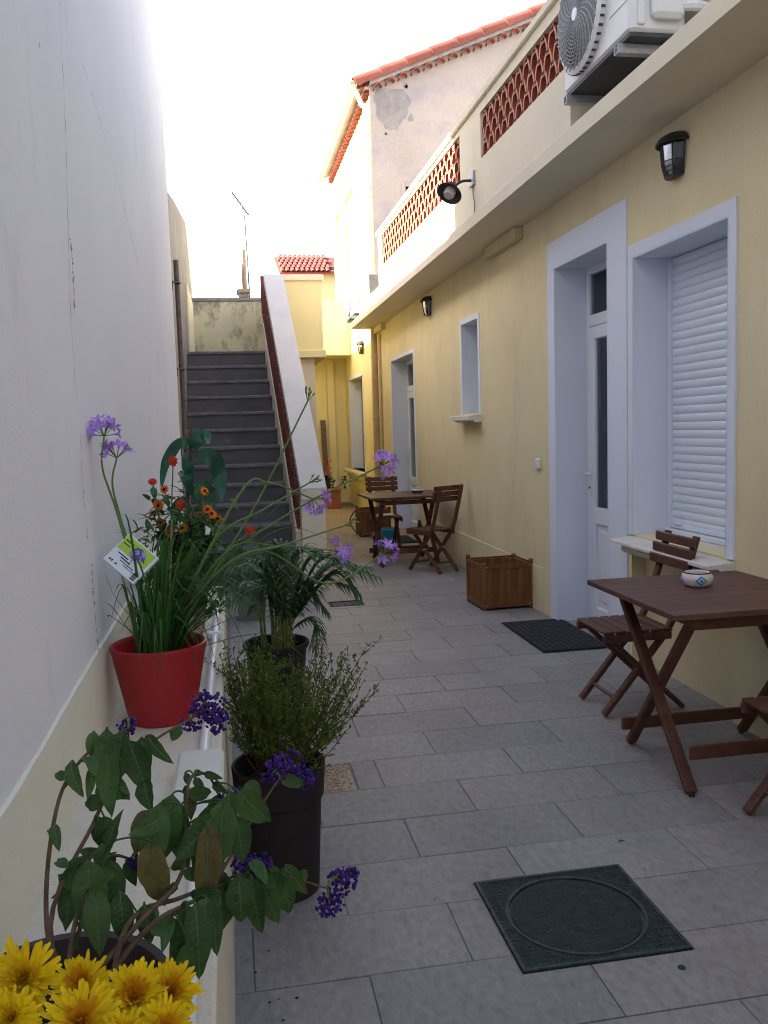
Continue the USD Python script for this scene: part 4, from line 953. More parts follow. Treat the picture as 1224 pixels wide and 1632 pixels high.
# ---- things at the far end
t = T('far_planter', 'orange-brown planter box in the corner under the bridge', 'planter', (1.80, 16.2, 0)); g = MB(); g.box((1.60, 16.0, 0), (2.0, 16.4, .33), .01); t.part('box', g, 'wood_far'); g = MB(); g.box((1.585, 15.985, .33), (2.015, 16.415, .375), .008); t.part('rim', g, 'wood_far')
g = MB()
for i in range(260):
    a, r, hh = rnd.uniform(0, 2 * PI), rnd.uniform(0, .16), rnd.uniform(.36, .62); p = np.array([1.76 + r * math.cos(a), 16.2 + r * math.sin(a), hh]); q = np.array([rnd.gauss(0, 1), rnd.gauss(0, 1), rnd.gauss(0, .6)]); q /= np.linalg.norm(q); w = np.cross(q, [0.3, .2, .9]); w /= np.linalg.norm(w)
    g.add([p - w * .018, p + q * .045, p + w * .018, p - q * .02], [[0, 1, 2, 3]])
tt = T('far_plant', 'dark bushy plant with a few red leaves in the corner planter', 'plant', (1.78, 16.2, .36)); tt.part('foliage', g, 'leaf_palm')
for i in range(9):
    a = rnd.uniform(-1, 1); p = np.array([1.68 + rnd.uniform(-.08, .16), 16.05, rnd.uniform(.60, .86)]); g = MB(); g.add([p, p + [.03, 0, .02], p + [.055, .01, .06], p + [.01, .01, .05]], [[0, 1, 2, 3]]); tt.part('red_leaf', g, 'petal_red')
g = MB()
for i in range(60):
    p = np.array([2.07 + rnd.gauss(0, .05), 16.1 + rnd.gauss(0, .05), rnd.uniform(.36, .60)]); q = np.array([rnd.gauss(0, 1), rnd.gauss(0, 1), rnd.gauss(0, .6)]); q /= np.linalg.norm(q); w = np.cross(q, [0.3, .2, .9]); w /= np.linalg.norm(w); g.add([p - w * .02, p + q * .04, p + w * .02, p - q * .03], [[0, 1, 2, 3]])
tt.part('side_sprig', g, 'leaf_blade', kind='stuff')
g = MB(); g.bar((1.90, 17.28, .0), (1.855, 17.28, 1.66), .10, .07, up=(0, 1, 0), b=.006); struct('timber_post', g, 'rust_iron', kind=None, label='dark timber post leaning upright behind the corner planter', cat='post')
g = MB(); a = np.linspace(-.5 * PI, .5 * PI, 16); g.tube([(1.28 + .19 * math.cos(q), 13.3, 3.10 + .14 * math.sin(q)) for q in a], .010, 6); g.tube([(1.26, 13.3, 3.12), (1.46, 13.3, 3.12)], .010, 6); struct('wall_bracket', g, 'black_metal', kind=None, label='black curved iron bracket sticking out past the landing block', cat='bracket')
g = MB(); g.tube(curve([(1.66, 11.62, .05), (1.585, 11.6, .16), (1.57, 11.6, .27), (1.64, 11.6, .37)], 14), .008, 6); struct('hose', g, 'ink', kind=None, label='thin black hose looping out of the planter behind the far table', cat='hose')
t = T('blue_tub', 'blue plastic tub on the floor behind the far table', 'tub', (1.95, 10.75, 0)); g = MB(); g.lathe([(0, .004), (.10, .004), (.125, .20), (.130, .20), (.128, .205), (.12, .205), (.097, .012), (0, .012)], (1.95, 10.75, 0), 24); t.part('bowl', g, 'bucket_blue', smooth=40); g = MB(); g.lathe([(.125, .185), (.135, .188), (.135, .206), (.125, .207)], (1.95, 10.75, 0), 24); t.part('rim', g, 'bucket_blue')
# cloth thrown over the far chair's seat
n = 16; V = []
for i in range(n + 1):
    for j in range(n + 1):
        u, v = i / n, j / n; x_ = 1.575 + .30 * u; y_ = 9.90 + .26 * v; zz = .452 + .012 * meshkit.noise([[u * 5, v * 5, 1]])[0]
        if u < .35: s_ = (.35 - u) / .35; zz -= s_ * .26 * (0.8 + .4 * meshkit.noise([[v * 4, 2, 2]])[0]); x_ = 1.575 + .30 * .35 - s_ * .05 + .025 * math.sin(v * 14) * s_
        V.append([x_, y_, zz])
g = MB(); g.add(V, [[i * (n + 1) + j, (i + 1) * (n + 1) + j, (i + 1) * (n + 1) + j + 1, i * (n + 1) + j + 1] for i in range(n) for j in range(n)]); struct('towel', g, 'cloth', kind=None, smooth=True, label='crumpled beige cloth hanging over the seat of the far chair', cat='cloth')
g = MB(); g.lathe([(0, 0), (.022, 0), (.026, .03), (.016, .05), (.018, .07), (0, .075)], (1.90, 8.72, .442), 12); struct('black_jar', g, 'ink', kind=None, smooth=40, label='small black pot standing on the seat of the far chair seen from behind', cat='pot')

# ---- ledge fittings
t = T('white_conduit', 'white plastic conduit pipe lying along the ledge', 'pipe', (-.09, 2.5, .72)); g = MB(); g.tube([(-.088, -.2, .733), (-.088, 1.2, .733), (-.092, 2.0, .733), (-.080, 3.95, .733)], .0125, 10); t.part('pipe', g, 'paint_white_pipe', smooth=40)
for yv in (2.35, 3.2): g = MB(); g.box((-.112, yv, .7205), (-.062, yv + .03, .748), .005); t.part('clip', g, 'paint_white_pipe')
t = T('cover_box', 'flat cream cover box sitting over the conduit on the ledge', 'box', (-.1, 1.75, .72)); g = MB(); g.box((-.146, 1.50, .7205), (-.044, 1.95, .765), .006); t.part('box', g, 'plate_cream'); g = MB(); g.box((-.140, 1.506, .765), (-.050, 1.944, .769), .002); t.part('lid', g, 'plate_cream')


# ---- pots
def pot(name, label, c, prof, mat, soil, cat='plant pot', group=None):
    t = T(name, label, cat, c, 0, group); g = MB(); g.lathe(prof, (0, 0, 0), 48); t.part('body', g, mat, world=False, smooth=50)
    g = MB(); rs, zs = soil; n = 24; V = [(0, 0, zs + .008)]
    for k, r in enumerate((rs * .5, rs)):
        for q in range(n): V.append((r * math.cos(q * 2 * PI / n), r * math.sin(q * 2 * PI / n), zs + rnd.uniform(-.006, .006)))
    g.add(V, np.array([[0, 1 + q, 1 + (q + 1) % n] for q in range(n)])); g.add(V, [[1 + q, 1 + n + q, 1 + n + (q + 1) % n, 1 + (q + 1) % n] for q in range(n)]); t.part('soil', g, 'soil', world=False)
    return t


RP = [(0, 0), (.083, 0), (.087, .004), (.124, .192), (.127, .198), (.126, .206), (.121, .209), (.116, .206), (.114, .196), (.105, .15)]
pot('red_pot', 'glossy red flower pot standing on the ledge', (-.210, 2.345, .7205), RP, 'red_glaze', (.108, .165))
BP = [(0, 0), (.112, 0), (.117, .005), (.134, .31), (.142, .315), (.149, .405), (.150, .418), (.146, .423), (.140, .420), (.138, .405), (.13, .34)]
BP2 = [(0, 0), (.105, 0), (.110, .005), (.150, .40), (.158, .405), (.166, .42), (.166, .432), (.160, .437), (.153, .434), (.14, .34)]
pot('dark_pot', 'tall dark brown pot holding the thin-leaved shrub beside the ledge', (.108, 2.72, 0), BP, 'pot_dark', (.122, .36))
pot('dark_pot', 'tall dark pot holding the small palm', (.185, 4.28, 0), BP2, 'pot_dark', (.14, .36))
HP = [(0, 0), (.085, 0), (.088, .004), (.116, .135), (.122, .138), (.124, .162), (.121, .168), (.112, .166), (.108, .14)]
pot('brown_pot', 'dark brown pot at the near end of the ledge holding the purple heliotrope', (-.210, .92, .7205), HP, 'pot_brown', (.108, .14))
MP = [(0, 0), (.06, 0), (.063, .004), (.085, .13), (.09, .133), (.09, .15), (.085, .152), (.08, .13)]
pot('chrysanthemum_pot', 'small pot under the yellow chrysanthemums at the near corner', (-.165, .60, .7205), MP, 'pot_brown', (.08, .12))
ZP = [(0, 0), (.075, 0), (.078, .004), (.102, .17), (.105, .173), (.105, .185), (.098, .187), (.092, .16)]
pot('clay_pot', 'brown pot behind the red pot holding the orange flowers', (-.205, 2.95, .7205), ZP, 'chimney_clay', (.093, .155))
pot('clay_pot', 'brown pot farthest along the ledge holding the broad-leaved plant', (-.205, 3.45, .7205), ZP, 'chimney_clay', (.093, .155))
t = T('grey_pot', 'square tapering grey pot on the paving below the stairs', 'plant pot', (.115, 6.9, 0)); g = MB(); g.add([(.02, 6.79, 0), (.21, 6.79, 0), (.21, 6.99, 0), (.02, 6.99, 0), (-.015, 6.755, .26), (.245, 6.755, .26), (.245, 7.02, .26), (-.015, 7.02, .26)], [[0, 3, 2, 1], [4, 5, 6, 7], [0, 1, 5, 4], [1, 2, 6, 5], [2, 3, 7, 6], [3, 0, 4, 7]]); t.part('body', g, 'pot_grey'); g = MB(); g.box((-.022, 6.748, .258), (.252, 7.027, .285), .006); t.part('rim', g, 'pot_grey')

# ================================================================== plants
pr = random.Random(21)


def unit(v): v = np.asarray(v, float); return v / max(np.linalg.norm(v), 1e-9)


def leaf(base, d, up, L, W, droop=.5, fold=.25, wave=0.0, n=6, tip=1.0, seed=0):
    """A leaf blade: grows from base along d, curves down by droop, V-folded along its midrib."""
    d = unit(d); side = unit(np.cross(d, up)); nrm = np.cross(side, d)
    V = []; p = np.asarray(base, float).copy(); ang = 0
    for i in range(n + 1):
        t = i / n; w = W * .5 * (math.sin(PI * min(1, t ** .75)) ** .8) * (1 - .12 * t) if tip else W * .5 * math.sin(PI * t)
        a = -droop * t; dd = d * math.cos(a) + nrm * math.sin(a); nn = nrm * math.cos(a) - d * math.sin(a)
        if i: p = p + dd * L / n
        wv = wave * W * math.sin(i * 2.1 + seed)
        V += [p - side * w + nn * (fold * w + wv), p, p + side * w + nn * (fold * w - wv)]
    F = []
    for i in range(n):
        for k in range(2): F.append([i * 3 + k, i * 3 + k + 1, (i + 1) * 3 + k + 1, (i + 1) * 3 + k])
    return np.array(V), F


def ribbon(g, pts, w0, w1=0.0005, up=(0, 0, 1), fold=.3):
    P = np.asarray(pts, float); n = len(P); T_ = np.gradient(P, axis=0); V = []
    for i in range(n):
        t = unit(T_[i]); s = np.cross(t, up); s = unit(s) if np.linalg.norm(s) > .05 else np.array([1.0, 0, 0]); u = i / (n - 1)
        w = (w0 * (1 - u ** 2.2) + w1) * .5; nn = np.cross(s, t); V += [P[i] - s * w, P[i] - nn * w * fold, P[i] + s * w]
    g.add(V, [[i * 3 + k, i * 3 + k + 1, (i + 1) * 3 + k + 1, (i + 1) * 3 + k] for i in range(n - 1) for k in range(2)])


def star_flower(g, c, axis, r, petals=6, w=.3, cup=.3):
    axis = unit(axis); u = unit(np.cross(axis, [.3, .5, .8])); v = np.cross(axis, u); V, F = [], []
    for k in range(petals):
        a = k * 2 * PI / petals + pr.uniform(-.15, .15); d = u * math.cos(a) + v * math.sin(a); s = np.cross(axis, d); b = len(V)
        V += [c, c + d * r * .5 + axis * r * cup * .5 - s * r * w * .5, c + d * r + axis * r * cup, c + d * r * .5 + axis * r * cup * .5 + s * r * w * .5]; F.append([b, b + 1, b + 2, b + 3])
    g.add(V, F)


# ---- society garlic in the red pot: strap leaves, long stalks with violet umbels
tg = T('society_garlic', 'grassy plant with violet star flowers on long stalks in the red pot', 'plant', (-.210, 2.345, .88))
C0 = np.array([-.210, 2.345, .885])
for i in range(200):
    a = pr.uniform(0, 2 * PI); r = .055 * math.sqrt(pr.random()); b = C0 + [r * math.cos(a), r * math.sin(a), 0]
    a2 = a + pr.gauss(0, .5) if pr.random() > .45 else pr.gauss(.0, .7); L = pr.uniform(.22, .44) if i > 30 else pr.uniform(.12, .2); lean = pr.uniform(.10, .85)
    if b[0] + math.cos(a2) * L * lean * 1.1 < XL + .02: a2 = PI - a2 if pr.random() < .6 else a2 * .3
    d = np.array([math.cos(a2), math.sin(a2) * .8, 0]); out = d * L * lean; hgt = L * math.sqrt(max(.08, 1 - lean ** 2)) * pr.uniform(.8, 1)
    dr = pr.uniform(0, .12) * lean + (.08 if lean > .7 else 0)
    p1, p2, p3 = b + out * .30 + [0, 0, hgt * .55], b + out * .68 + [0, 0, hgt * .92], b + out * 1.08 + [0, 0, hgt - dr]
    for q in (p1, p2, p3): q[0] = max(q[0], XL + .008)
    g = MB(); ribbon(g, curve([b, p1, p2, p3], 9), pr.uniform(.0065, .0105)); tg.part('blade', g, 'leaf_blade')
for px, py, mid, Y in ((560, 790, (450, 800), 2.55), (150, 912, (190, 960), 2.33), (152, 985, (182, 985), 2.33), (440, 905, (380, 860), 2.5), (475, 960, (410, 935), 2.55), (420, 985, (370, 985), 2.3), (505, 1065, (420, 1010), 2.3), (165, 1010, (200, 935), 2.3), (520, 900, (420, 880), 2.5), (480, 925, (390, 900), 2.5), (455, 880, (380, 870), 2.4), (400, 1000, (360, 960), 2.25), (540, 865, (430, 850), 2.6), (385, 940, (340, 930), 2.25), (350, 1000, (330, 960), 2.22), (158, 960, (185, 975), 2.3), (500, 880, (400, 850), 2.45)):
    g = MB(); e = at(px, py, Y); e[0] = max(e[0], XL + .01); mm = at(*mid, (Y + 2.345) / 2); mm[0] = max(mm[0], XL + .012); ribbon(g, curve([C0 + [pr.uniform(-.03, .03), 0, 0], mm, e], 14), .0095); tg.part('blade', g, 'leaf_blade')
STALKS = [((150, 695), [(214, 917), (186, 815), (163, 745)], 2.33, 1), ((186, 730), [(219, 917), (189, 815), (179, 768)], 2.35, 1), ((490, 640), [(330, 930), (410, 800)], 2.45, 0), ((607, 742), [(350, 900), (475, 810)], 2.52, 1), ((498, 795), [(380, 790), (430, 770)], 2.45, 1), ((535, 878), [(360, 880), (440, 870)], 2.5, 1), ((610, 883), [(400, 880), (520, 930)], 2.6, 1), ((548, 838), [(360, 900), (455, 868)], 2.4, 0), ((492, 770), [(340, 865), (420, 812)], 2.42, 0)]
for (hx, hy), mids, Y, fl in STALKS:
    top = at(hx, hy, Y); top[0] = max(top[0], XL + .03); P = [C0 + [pr.uniform(-.03, .03), pr.uniform(-.03, .03), .01]]
    for k, (mx, my) in enumerate(mids): P.append(at(mx, my, 2.345 + (Y - 2.345) * min(1, (k + 1) / 3)))
    P.append(top)
    for q in P[1:]: q[0] = max(q[0], XL + .012)
    cv = curve(P, 20); g = MB(); g.tube(cv, np.linspace(.0042, .0024, len(cv)), 6); sk = tg.part('flower_stalk', g, 'stem_green', smooth=40)
    dirv = unit(cv[-1] - cv[-3])
    if fl:
        pd = MB()
        for k in range(10):
            q = unit([pr.gauss(0, 1), pr.gauss(0, .8), pr.gauss(.1, .8)]) + dirv * .9; q = unit(q); e = top + q * pr.uniform(.022, .038); e[0] = max(e[0], XL + .012)
            pd.tube([top, e], .0012, 4); g = MB(); g.tube([e, e + q * .012], [.0018, .004], 5); star_flower(g, e + q * .011, q, pr.uniform(.019, .026), 6, .42, .25); tg.part('flower', g, 'violet', under=sk)
        tg.part('pedicel', pd, 'stem_green', under=sk)
    else:
        g = MB()
        for k in range(7):
            q = unit(unit([pr.gauss(0, 1), pr.gauss(0, 1), pr.gauss(0, 1)]) * .6 + dirv); e = top + q * pr.uniform(.015, .035); g.tube([top, e], .001, 4); g.tube([e, e + q * .006, e + q * .013], [.0012, .0032, .001], 5)
        tg.part('bud_cluster', g, 'stem_green', under=sk)

# ---- plant label card in the red pot
t = T('plant_label', 'white and green plant label card with a purple flower picture in the red pot', 'plant label', tuple(at(210, 900, 2.33) - [0, 0, .19]))
A, B, Cc = at(168, 890, 2.305), at(206, 850, 2.345), at(210, 929, 2.265); A[0], B[0] = XL + .012, B[0]
eu = B - A; ev = Cc - A; nz = unit(np.cross(ev, eu))
if nz[1] > 0: nz = -nz


def card(u0, u1, v0, v1, h0, h1):
    V = [A + eu * u + ev * v + nz * h for h in (h0, h1) for u, v in ((u0, v0), (u1, v0), (u1, v1), (u0, v1))]
    return np.array(V), [[0, 1, 2, 3], [4, 7, 6, 5], [0, 4, 5, 1], [1, 5, 6, 2], [2, 6, 7, 3], [3, 7, 4, 0]]


cd = t.part('card', card(0, 1, 0, 1.05, -.012, 0), 'card_white'); t.part('green_panel', card(.50, .96, .03, .98, .0002, .0008), 'card_green', under=cd)
V = [A + eu * .68 + ev * .60 + nz * .0015] + [A + eu * (.68 + .20 * math.cos(a)) + ev * (.60 + .22 * math.sin(a)) + nz * .0014 for a in np.linspace(0, 2 * PI, 25)[:-1]]
t.part('flower_picture', (np.array(V), [[0, 1 + k, 1 + (k + 1) % 24] for k in range(24)]), 'card_purple', under=cd)
for u0, u1, v0, v1 in ((.80, .84, .08, .34), (.70, .73, .08, .30), (.40, .43, .16, .50), (.33, .36, .30, .62), (.26, .28, .35, .80), (.10, .16, .10, .14), (.10, .16, .17, .21), (.10, .14, .30, .36), (.20, .215, .5, .95)): t.part('print_line', card(u0, u1, v0, v1, .0002, .001), 'ink', under=cd)
g = MB()
for k in range(9): V, Fq = card(.05 + k * .028, .05 + k * .028 + (.012 if k % 3 else .02), .86, 1.0, .0002, .001); g.add(V, Fq)
t.part('barcode', g, 'ink', under=cd); g = MB(); g.bar(at(205, 905, 2.325), C0 + [-.01, -.03, 0], .01, .003, up=(0, 1, 0)); t.part('stake', g, 'card_white')

# ---- orange flowers behind
zn = T('orange_flowers', 'bushy plant with small orange and red daisies behind the red pot', 'plant', (-.205, 2.95, .88)); B0 = np.array([-.205, 2.95, .885])
HEADS = [(243, 768, 'r'), (262, 780, 'o'), (276, 735, 'r'), (244, 818, 'o'), (255, 832, 'o'), (288, 805, 'r'), (291, 842, 'e'), (317, 822, 'o'), (326, 783, 'o'), (331, 812, 'o'), (337, 819, 'o'), (341, 832, 'e'), (347, 826, 'e'), (342, 850, 'e'), (347, 848, 'e'), (399, 846, 'r'), (310, 858, 'r'), (252, 805, 'o'), (306, 838, 'r'), (270, 848, 'o')]
stems = []
for hx, hy, kind in HEADS:
    top = at(hx, hy, 2.95 + pr.uniform(-.12, .06)); top[0] = max(top[0], XL + .03); mid = B0 * .45 + top * .55 + [pr.uniform(-.02, .02), 0, .03]; mid[0] = max(mid[0], XL + .02)
    cv = curve([B0 + [pr.uniform(-.05, .05), pr.uniform(-.04, .04), 0], mid, top], 10); stems.append(cv); g = MB(); g.tube(cv, .0022, 5); sk = zn.part('stem', g, 'stem_green')
    ax = unit([pr.gauss(0, .35), -.8, .45 + pr.gauss(0, .3)]); u = unit(np.cross(ax, [.2, .3, .9])); v = np.cross(ax, u); g = MB(); R_ = pr.uniform(.016, .021)
    for ly, (rr, n_) in enumerate(((1, 9), (.72, 7))):
        V, F = [], []
        for k in range(n_):
            a = (k + .5 * ly) * 2 * PI / n_; d = u * math.cos(a) + v * math.sin(a); s = np.cross(ax, d); b = len(V); r = R_ * rr
            V += [top + ax * .001 * ly, top + d * r * .6 - s * r * .33 + ax * .002 * (1 + ly), top + d * r, top + d * r * .6 + s * r * .33 + ax * .002 * (1 + ly)]; F.append([b, b + 1, b + 2, b + 3])
        g.add(V, F)
    fp = zn.part('flower', g, {'r': 'petal_red', 'o': 'petal_orange', 'e': 'petal_gold'}[kind], under=sk)
    g = MB(); g.lathe([(0, .005), (.005, .004), (.0062, 0)], top + ax * .001, 8, ax); zn.part('flower_eye', g, 'flower_eye' if kind != 'r' else 'petal_red', under=sk)
lf = MB()
for cv in stems:
    for k in range(30):
        i = pr.randrange(1, len(cv) - 1); p = cv[i] + np.array([pr.gauss(0, .014), pr.gauss(0, .014), pr.gauss(0, .012)]); d = unit([pr.gauss(0, 1), pr.gauss(0, .8), pr.gauss(.15, .5)]); V, F = leaf(p, d, (0, 0, 1), pr.uniform(.032, .062), pr.uniform(.016, .028), pr.uniform(.2, 1.0), .2, n=4)
        if V[:, 0].min() > XL + .004: lf.add(V, F)
for k in range(520):
    p = B0 + [pr.gauss(.045, .085), pr.gauss(0, .06), pr.uniform(.0, .40) * (1 - .3 * pr.random())]; d = unit([pr.gauss(0, 1), pr.gauss(-.2, .8), pr.gauss(.1, .5)]); V, F = leaf(p, d, (0, 0, 1), pr.uniform(.03, .058), pr.uniform(.015, .027), pr.uniform(.2, 1.0), .2, n=4)
    if V[:, 0].min() > XL + .004: lf.add(V, F)
zn.part('foliage', lf, 'leaf_zinnia', kind='stuff')
for px0, py0, px1, py1 in ((270, 900, 274, 828), (258, 880, 262, 935)):
    g = MB(); g.tube([at(px0, py0 + 40, 2.85), at(px1, py1, 2.87)], .0042, 6); zn.part('cane', g, 'cane')
cs = T('white_tag', 'small white tag stuck among the orange flowers', 'plant label', tuple(at(331, 846, 2.80))); Vt = [at(328, 838, 2.80), at(336, 843, 2.80), at(334, 852, 2.80), at(327, 853, 2.80)]; Vt = np.array(Vt + [p + [0, .002, 0] for p in Vt]); cs.part('card', (Vt, [[0, 1, 2, 3], [4, 7, 6, 5], [0, 4, 5, 1], [1, 5, 6, 2], [2, 6, 7, 3], [3, 7, 4, 0]]), 'card_white')

# ---- broad-leaved tall plant at the back of the ledge
cn = T('broad_leaved_plant', 'tall plant with broad drooping blue-green leaves before the stairs', 'plant', (-.205, 3.45, .88)); K0 = np.array([-.205, 3.45, .885])
top = at(306, 668, 3.42); g = MB(); cv = curve([K0, K0 * .4 + top * .6, top], 12); g.tube(cv, np.linspace(.009, .004, len(cv)), 7); cn.part('stem', g, 'stem_brown')


def broad(pts, W, seed):
    P = curve(pts, 16); n = len(P); T_ = np.gradient(P, axis=0); V = []
    for i in range(n):
        u = i / (n - 1); t_ = unit(T_[i]); s = unit(np.cross(t_, [0.25, -.9, .35])); nn = np.cross(s, t_); w = W * .5 * math.sin(PI * (u * .93 + .05)) ** .75
        for k in (-1, -.5, 0, .5, 1): V.append(P[i] + s * w * k + nn * w * (.35 * abs(k)) + nn * W * .09 * math.sin(i * 1.3 + seed + k * 2) * abs(k))
    return np.array(V), [[i * 5 + k, i * 5 + k + 1, (i + 1) * 5 + k + 1, (i + 1) * 5 + k] for i in range(n - 1) for k in range(4)]


for pts, W, Ys in (([(310, 712), (288, 706), (264, 738), (257, 778)], .042, 3.40), ([(308, 716), (316, 700), (326, 694), (331, 708)], .060, 3.40), ([(312, 732), (334, 730), (348, 760), (352, 800)], .075, 3.36), ([(306, 790), (296, 762), (286, 752)], .045, 3.42), ([(308, 800), (322, 775), (334, 790), (338, 830)], .05, 3.36), ([(304, 815), (290, 800), (280, 815), (276, 850)], .045, 3.38), ([(306, 770), (298, 740), (300, 715)], .045, 3.44)):
    P = [at(px, py, Ys + .02 * k * (-1) ** k) for k, (px, py) in enumerate(pts)]
    for q in P: q[0] = max(q[0], XL + .03)
    cn.part('leaf', broad(P, W, pr.uniform(0, 6)), 'leaf_corn', smooth=60)

# ---- small palm
pm = T('small_palm', 'small palm with arching feathery fronds in the dark pot', 'palm', (.185, 4.28, .38)); P0 = np.array([.185, 4.28, .37])


def frond(pts, nl, ll, wd, start=.35, hang=.5):
    cv = curve(pts, 22); g = MB(); g.tube(cv, np.linspace(.0065, .0018, len(cv)), 5); rc_ = pm.part('frond', g, 'stem_palm'); lv = MB()
    for k in range(nl):
        u = start + (1 - start) * k / (nl - 1); i = min(len(cv) - 2, int(u * (len(cv) - 1))); f = u * (len(cv) - 1) - i; p = cv[i] * (1 - f) + cv[i + 1] * f; t_ = unit(cv[i + 1] - cv[i]); sd = unit(np.cross(t_, [0, 0, 1])); L = ll * math.sin(PI * (.18 + .72 * (u - start) / (1 - start))) * pr.uniform(.85, 1.1)
        for s in (-1, 1):
            d = unit(sd * s * .85 + t_ * .75 + np.array([0, 0, -hang * .35])); q1 = p + d * L * .5 + [0, 0, .01]; q2 = p + d * L + [0, 0, -hang * L * .6]; ribbon(lv, curve([p, q1, q2], 7), wd, fold=.4)
    pm.part('leaflet', lv, 'leaf_palm', kind='stuff', under=rc_)


for tips, ll in (([(470, 985), (520, 905), (585, 905)], .19), ([(465, 985), (500, 925), (560, 935)], .17), ([(462, 990), (480, 930), (520, 975)], .16), ([(450, 985), (430, 900), (385, 905)], .17), ([(448, 985), (410, 915), (365, 935)], .17), ([(455, 985), (450, 880), (420, 870)], .16), ([(460, 985), (470, 890), (505, 880)], .17), ([(445, 990), (425, 925), (400, 970)], .14), ([(470, 1000), (500, 990), (508, 1040)], .11), ([(452, 990), (440, 905), (440, 875)], .15), ([(466, 980), (515, 890), (600, 920)], .18), ([(470, 985), (530, 915), (570, 945)], .17), ([(450, 990), (415, 900), (350, 915)], .17), ([(455, 985), (440, 890), (400, 880)], .17), ([(462, 985), (490, 895), (540, 890)], .18), ([(447, 990), (420, 935), (370, 960)], .15)):
    Yv = 4.28 + pr.uniform(-.15, .12); base = P0 + [pr.uniform(-.05, .06), pr.uniform(-.05, .05), 0]; P = [base] + [at(px, py, 4.28 + (Yv - 4.28) * (k + 1) / 3) for k, (px, py) in enumerate(tips)]; frond(P, 18, ll * 1.06, .016)
for k in range(16):
    b = P0 + [pr.uniform(-.075, .065), pr.uniform(-.05, .05), 0]; e = b + [pr.uniform(-.05, .05), pr.uniform(-.04, .04), pr.uniform(.2, .42)]; g = MB(); g.tube(curve([b, b * .5 + e * .5 + [pr.uniform(-.01, .01), 0, 0], e], 6), [.006] * 3 + [.005] * 4 if False else .0055, 5); pm.part('cane_stem', g, 'stem_palm')

# ---- thin-leaved shrub
sb = T('thin_leaved_shrub', 'twiggy thin-leaved green shrub in the dark pot beside the ledge', 'shrub', (.108, 2.72, .37)); S0 = np.array([.108, 2.72, .365]); lv = MB(); tw = MB()
for k in range(115):
    a = pr.uniform(0, 2 * PI); sp = pr.random() ** .6
    reach = .27 * sp * (1.25 if math.cos(a) > .2 else .78); hgt = pr.uniform(.24, .46) * (1 - .35 * sp * pr.random())
    if math.cos(a) < -.2: reach *= .8
    b = S0 + [.05 * math.cos(a) * pr.random(), .05 * math.sin(a) * pr.random(), 0]; e = S0 + [reach * math.cos(a), reach * math.sin(a) * .8, hgt]
    if e[0] < -.03 and e[2] < .74: e[0] = -.03
    m_ = b * .5 + e * .5 + [.02 * math.cos(a), .02 * math.sin(a), pr.uniform(-.03, .02)]
    cv = curve([b, m_, e], 14); tw.tube(cv, np.linspace(.0022, .0008, len(cv)), 4)
    segs = [cv]
    for q in range(4):
        i = pr.randrange(5, len(cv) - 1); d = unit(unit(cv[i] - cv[i - 1]) + np.array([pr.gauss(0, .6), pr.gauss(0, .6), pr.gauss(0, .35)])); s2 = curve([cv[i], cv[i] + d * pr.uniform(.03, .09) * .6 + [0, 0, .004], cv[i] + d * pr.uniform(.05, .10) + [0, 0, .012]], 7); tw.tube(s2, .0008, 3); segs.append(s2)
    for sI, s2 in enumerate(segs):
        for i in range(4 if sI == 0 else 1, len(s2)):
            for q in range(3):
                p = s2[i] + np.array([pr.uniform(-1, 1), pr.uniform(-1, 1), pr.uniform(-1, 1)]) * .003; d = unit(unit(s2[i] - s2[i - 1]) * .9 + np.array([pr.gauss(0, .6), pr.gauss(0, .6), pr.gauss(0, .5)])); sd = unit(np.cross(d, [pr.gauss(0, 1), pr.gauss(0, 1), 1])); L = pr.uniform(.010, .018); lv.add([p, p + d * L * .55 - sd * .0030, p + d * L, p + d * L * .55 + sd * .0030], [[0, 1, 2, 3]])
sb.part('twig', tw, 'stem_brown', kind='stuff'); sb.part('leaf', lv, 'leaf_shrub', kind='stuff')

# ---- heliotrope with purple heads
hl = T('heliotrope', 'straggly heliotrope with drooping oval leaves and dark purple flower heads', 'plant', (-.210, .87, .86)); Q0 = np.array([-.210, .87, .862])
BR = [[(75, 1478, .92), (90, 1290, .98), (135, 1205, 1.02), (205, 1160, 1.06)],
      [(80, 1478, .92), (150, 1310, 1.0), (185, 1240, 1.05), (230, 1190, 1.08), (322, 1135, 1.16)],
      [(130, 1470, .92), (140, 1375, .96), (180, 1340, .98)],
      [(215, 1478, .90), (290, 1390, .98), (300, 1250, 1.04), (330, 1235, 1.08), (352, 1275, 1.10)],
      [(235, 1480, .90), (330, 1420, .98), (390, 1325, 1.06), (455, 1225, 1.12)],
      [(225, 1490, .90), (330, 1440, .98), (430, 1395, 1.06), (520, 1415, 1.12)],
      [(200, 1480, .90), (290, 1430, .96), (380, 1400, 1.02), (405, 1375, 1.08)],
      [(120, 1470, .92), (170, 1370, 1.0), (215, 1370, 1.02)]]
bcv = []
for br in BR:
    P = [Q0 + [pr.uniform(-.05, .06), pr.uniform(-.04, .05), -.005]] + [at(*q) for q in br]
    for q in P: q[0] = max(q[0], XL + .012)
    cv = curve(P, 28); bcv.append(cv); g = MB(); g.tube(cv, np.linspace(.0034, .0014, len(cv)), 6); hl.part('stem', g, 'stem_brown', smooth=50)
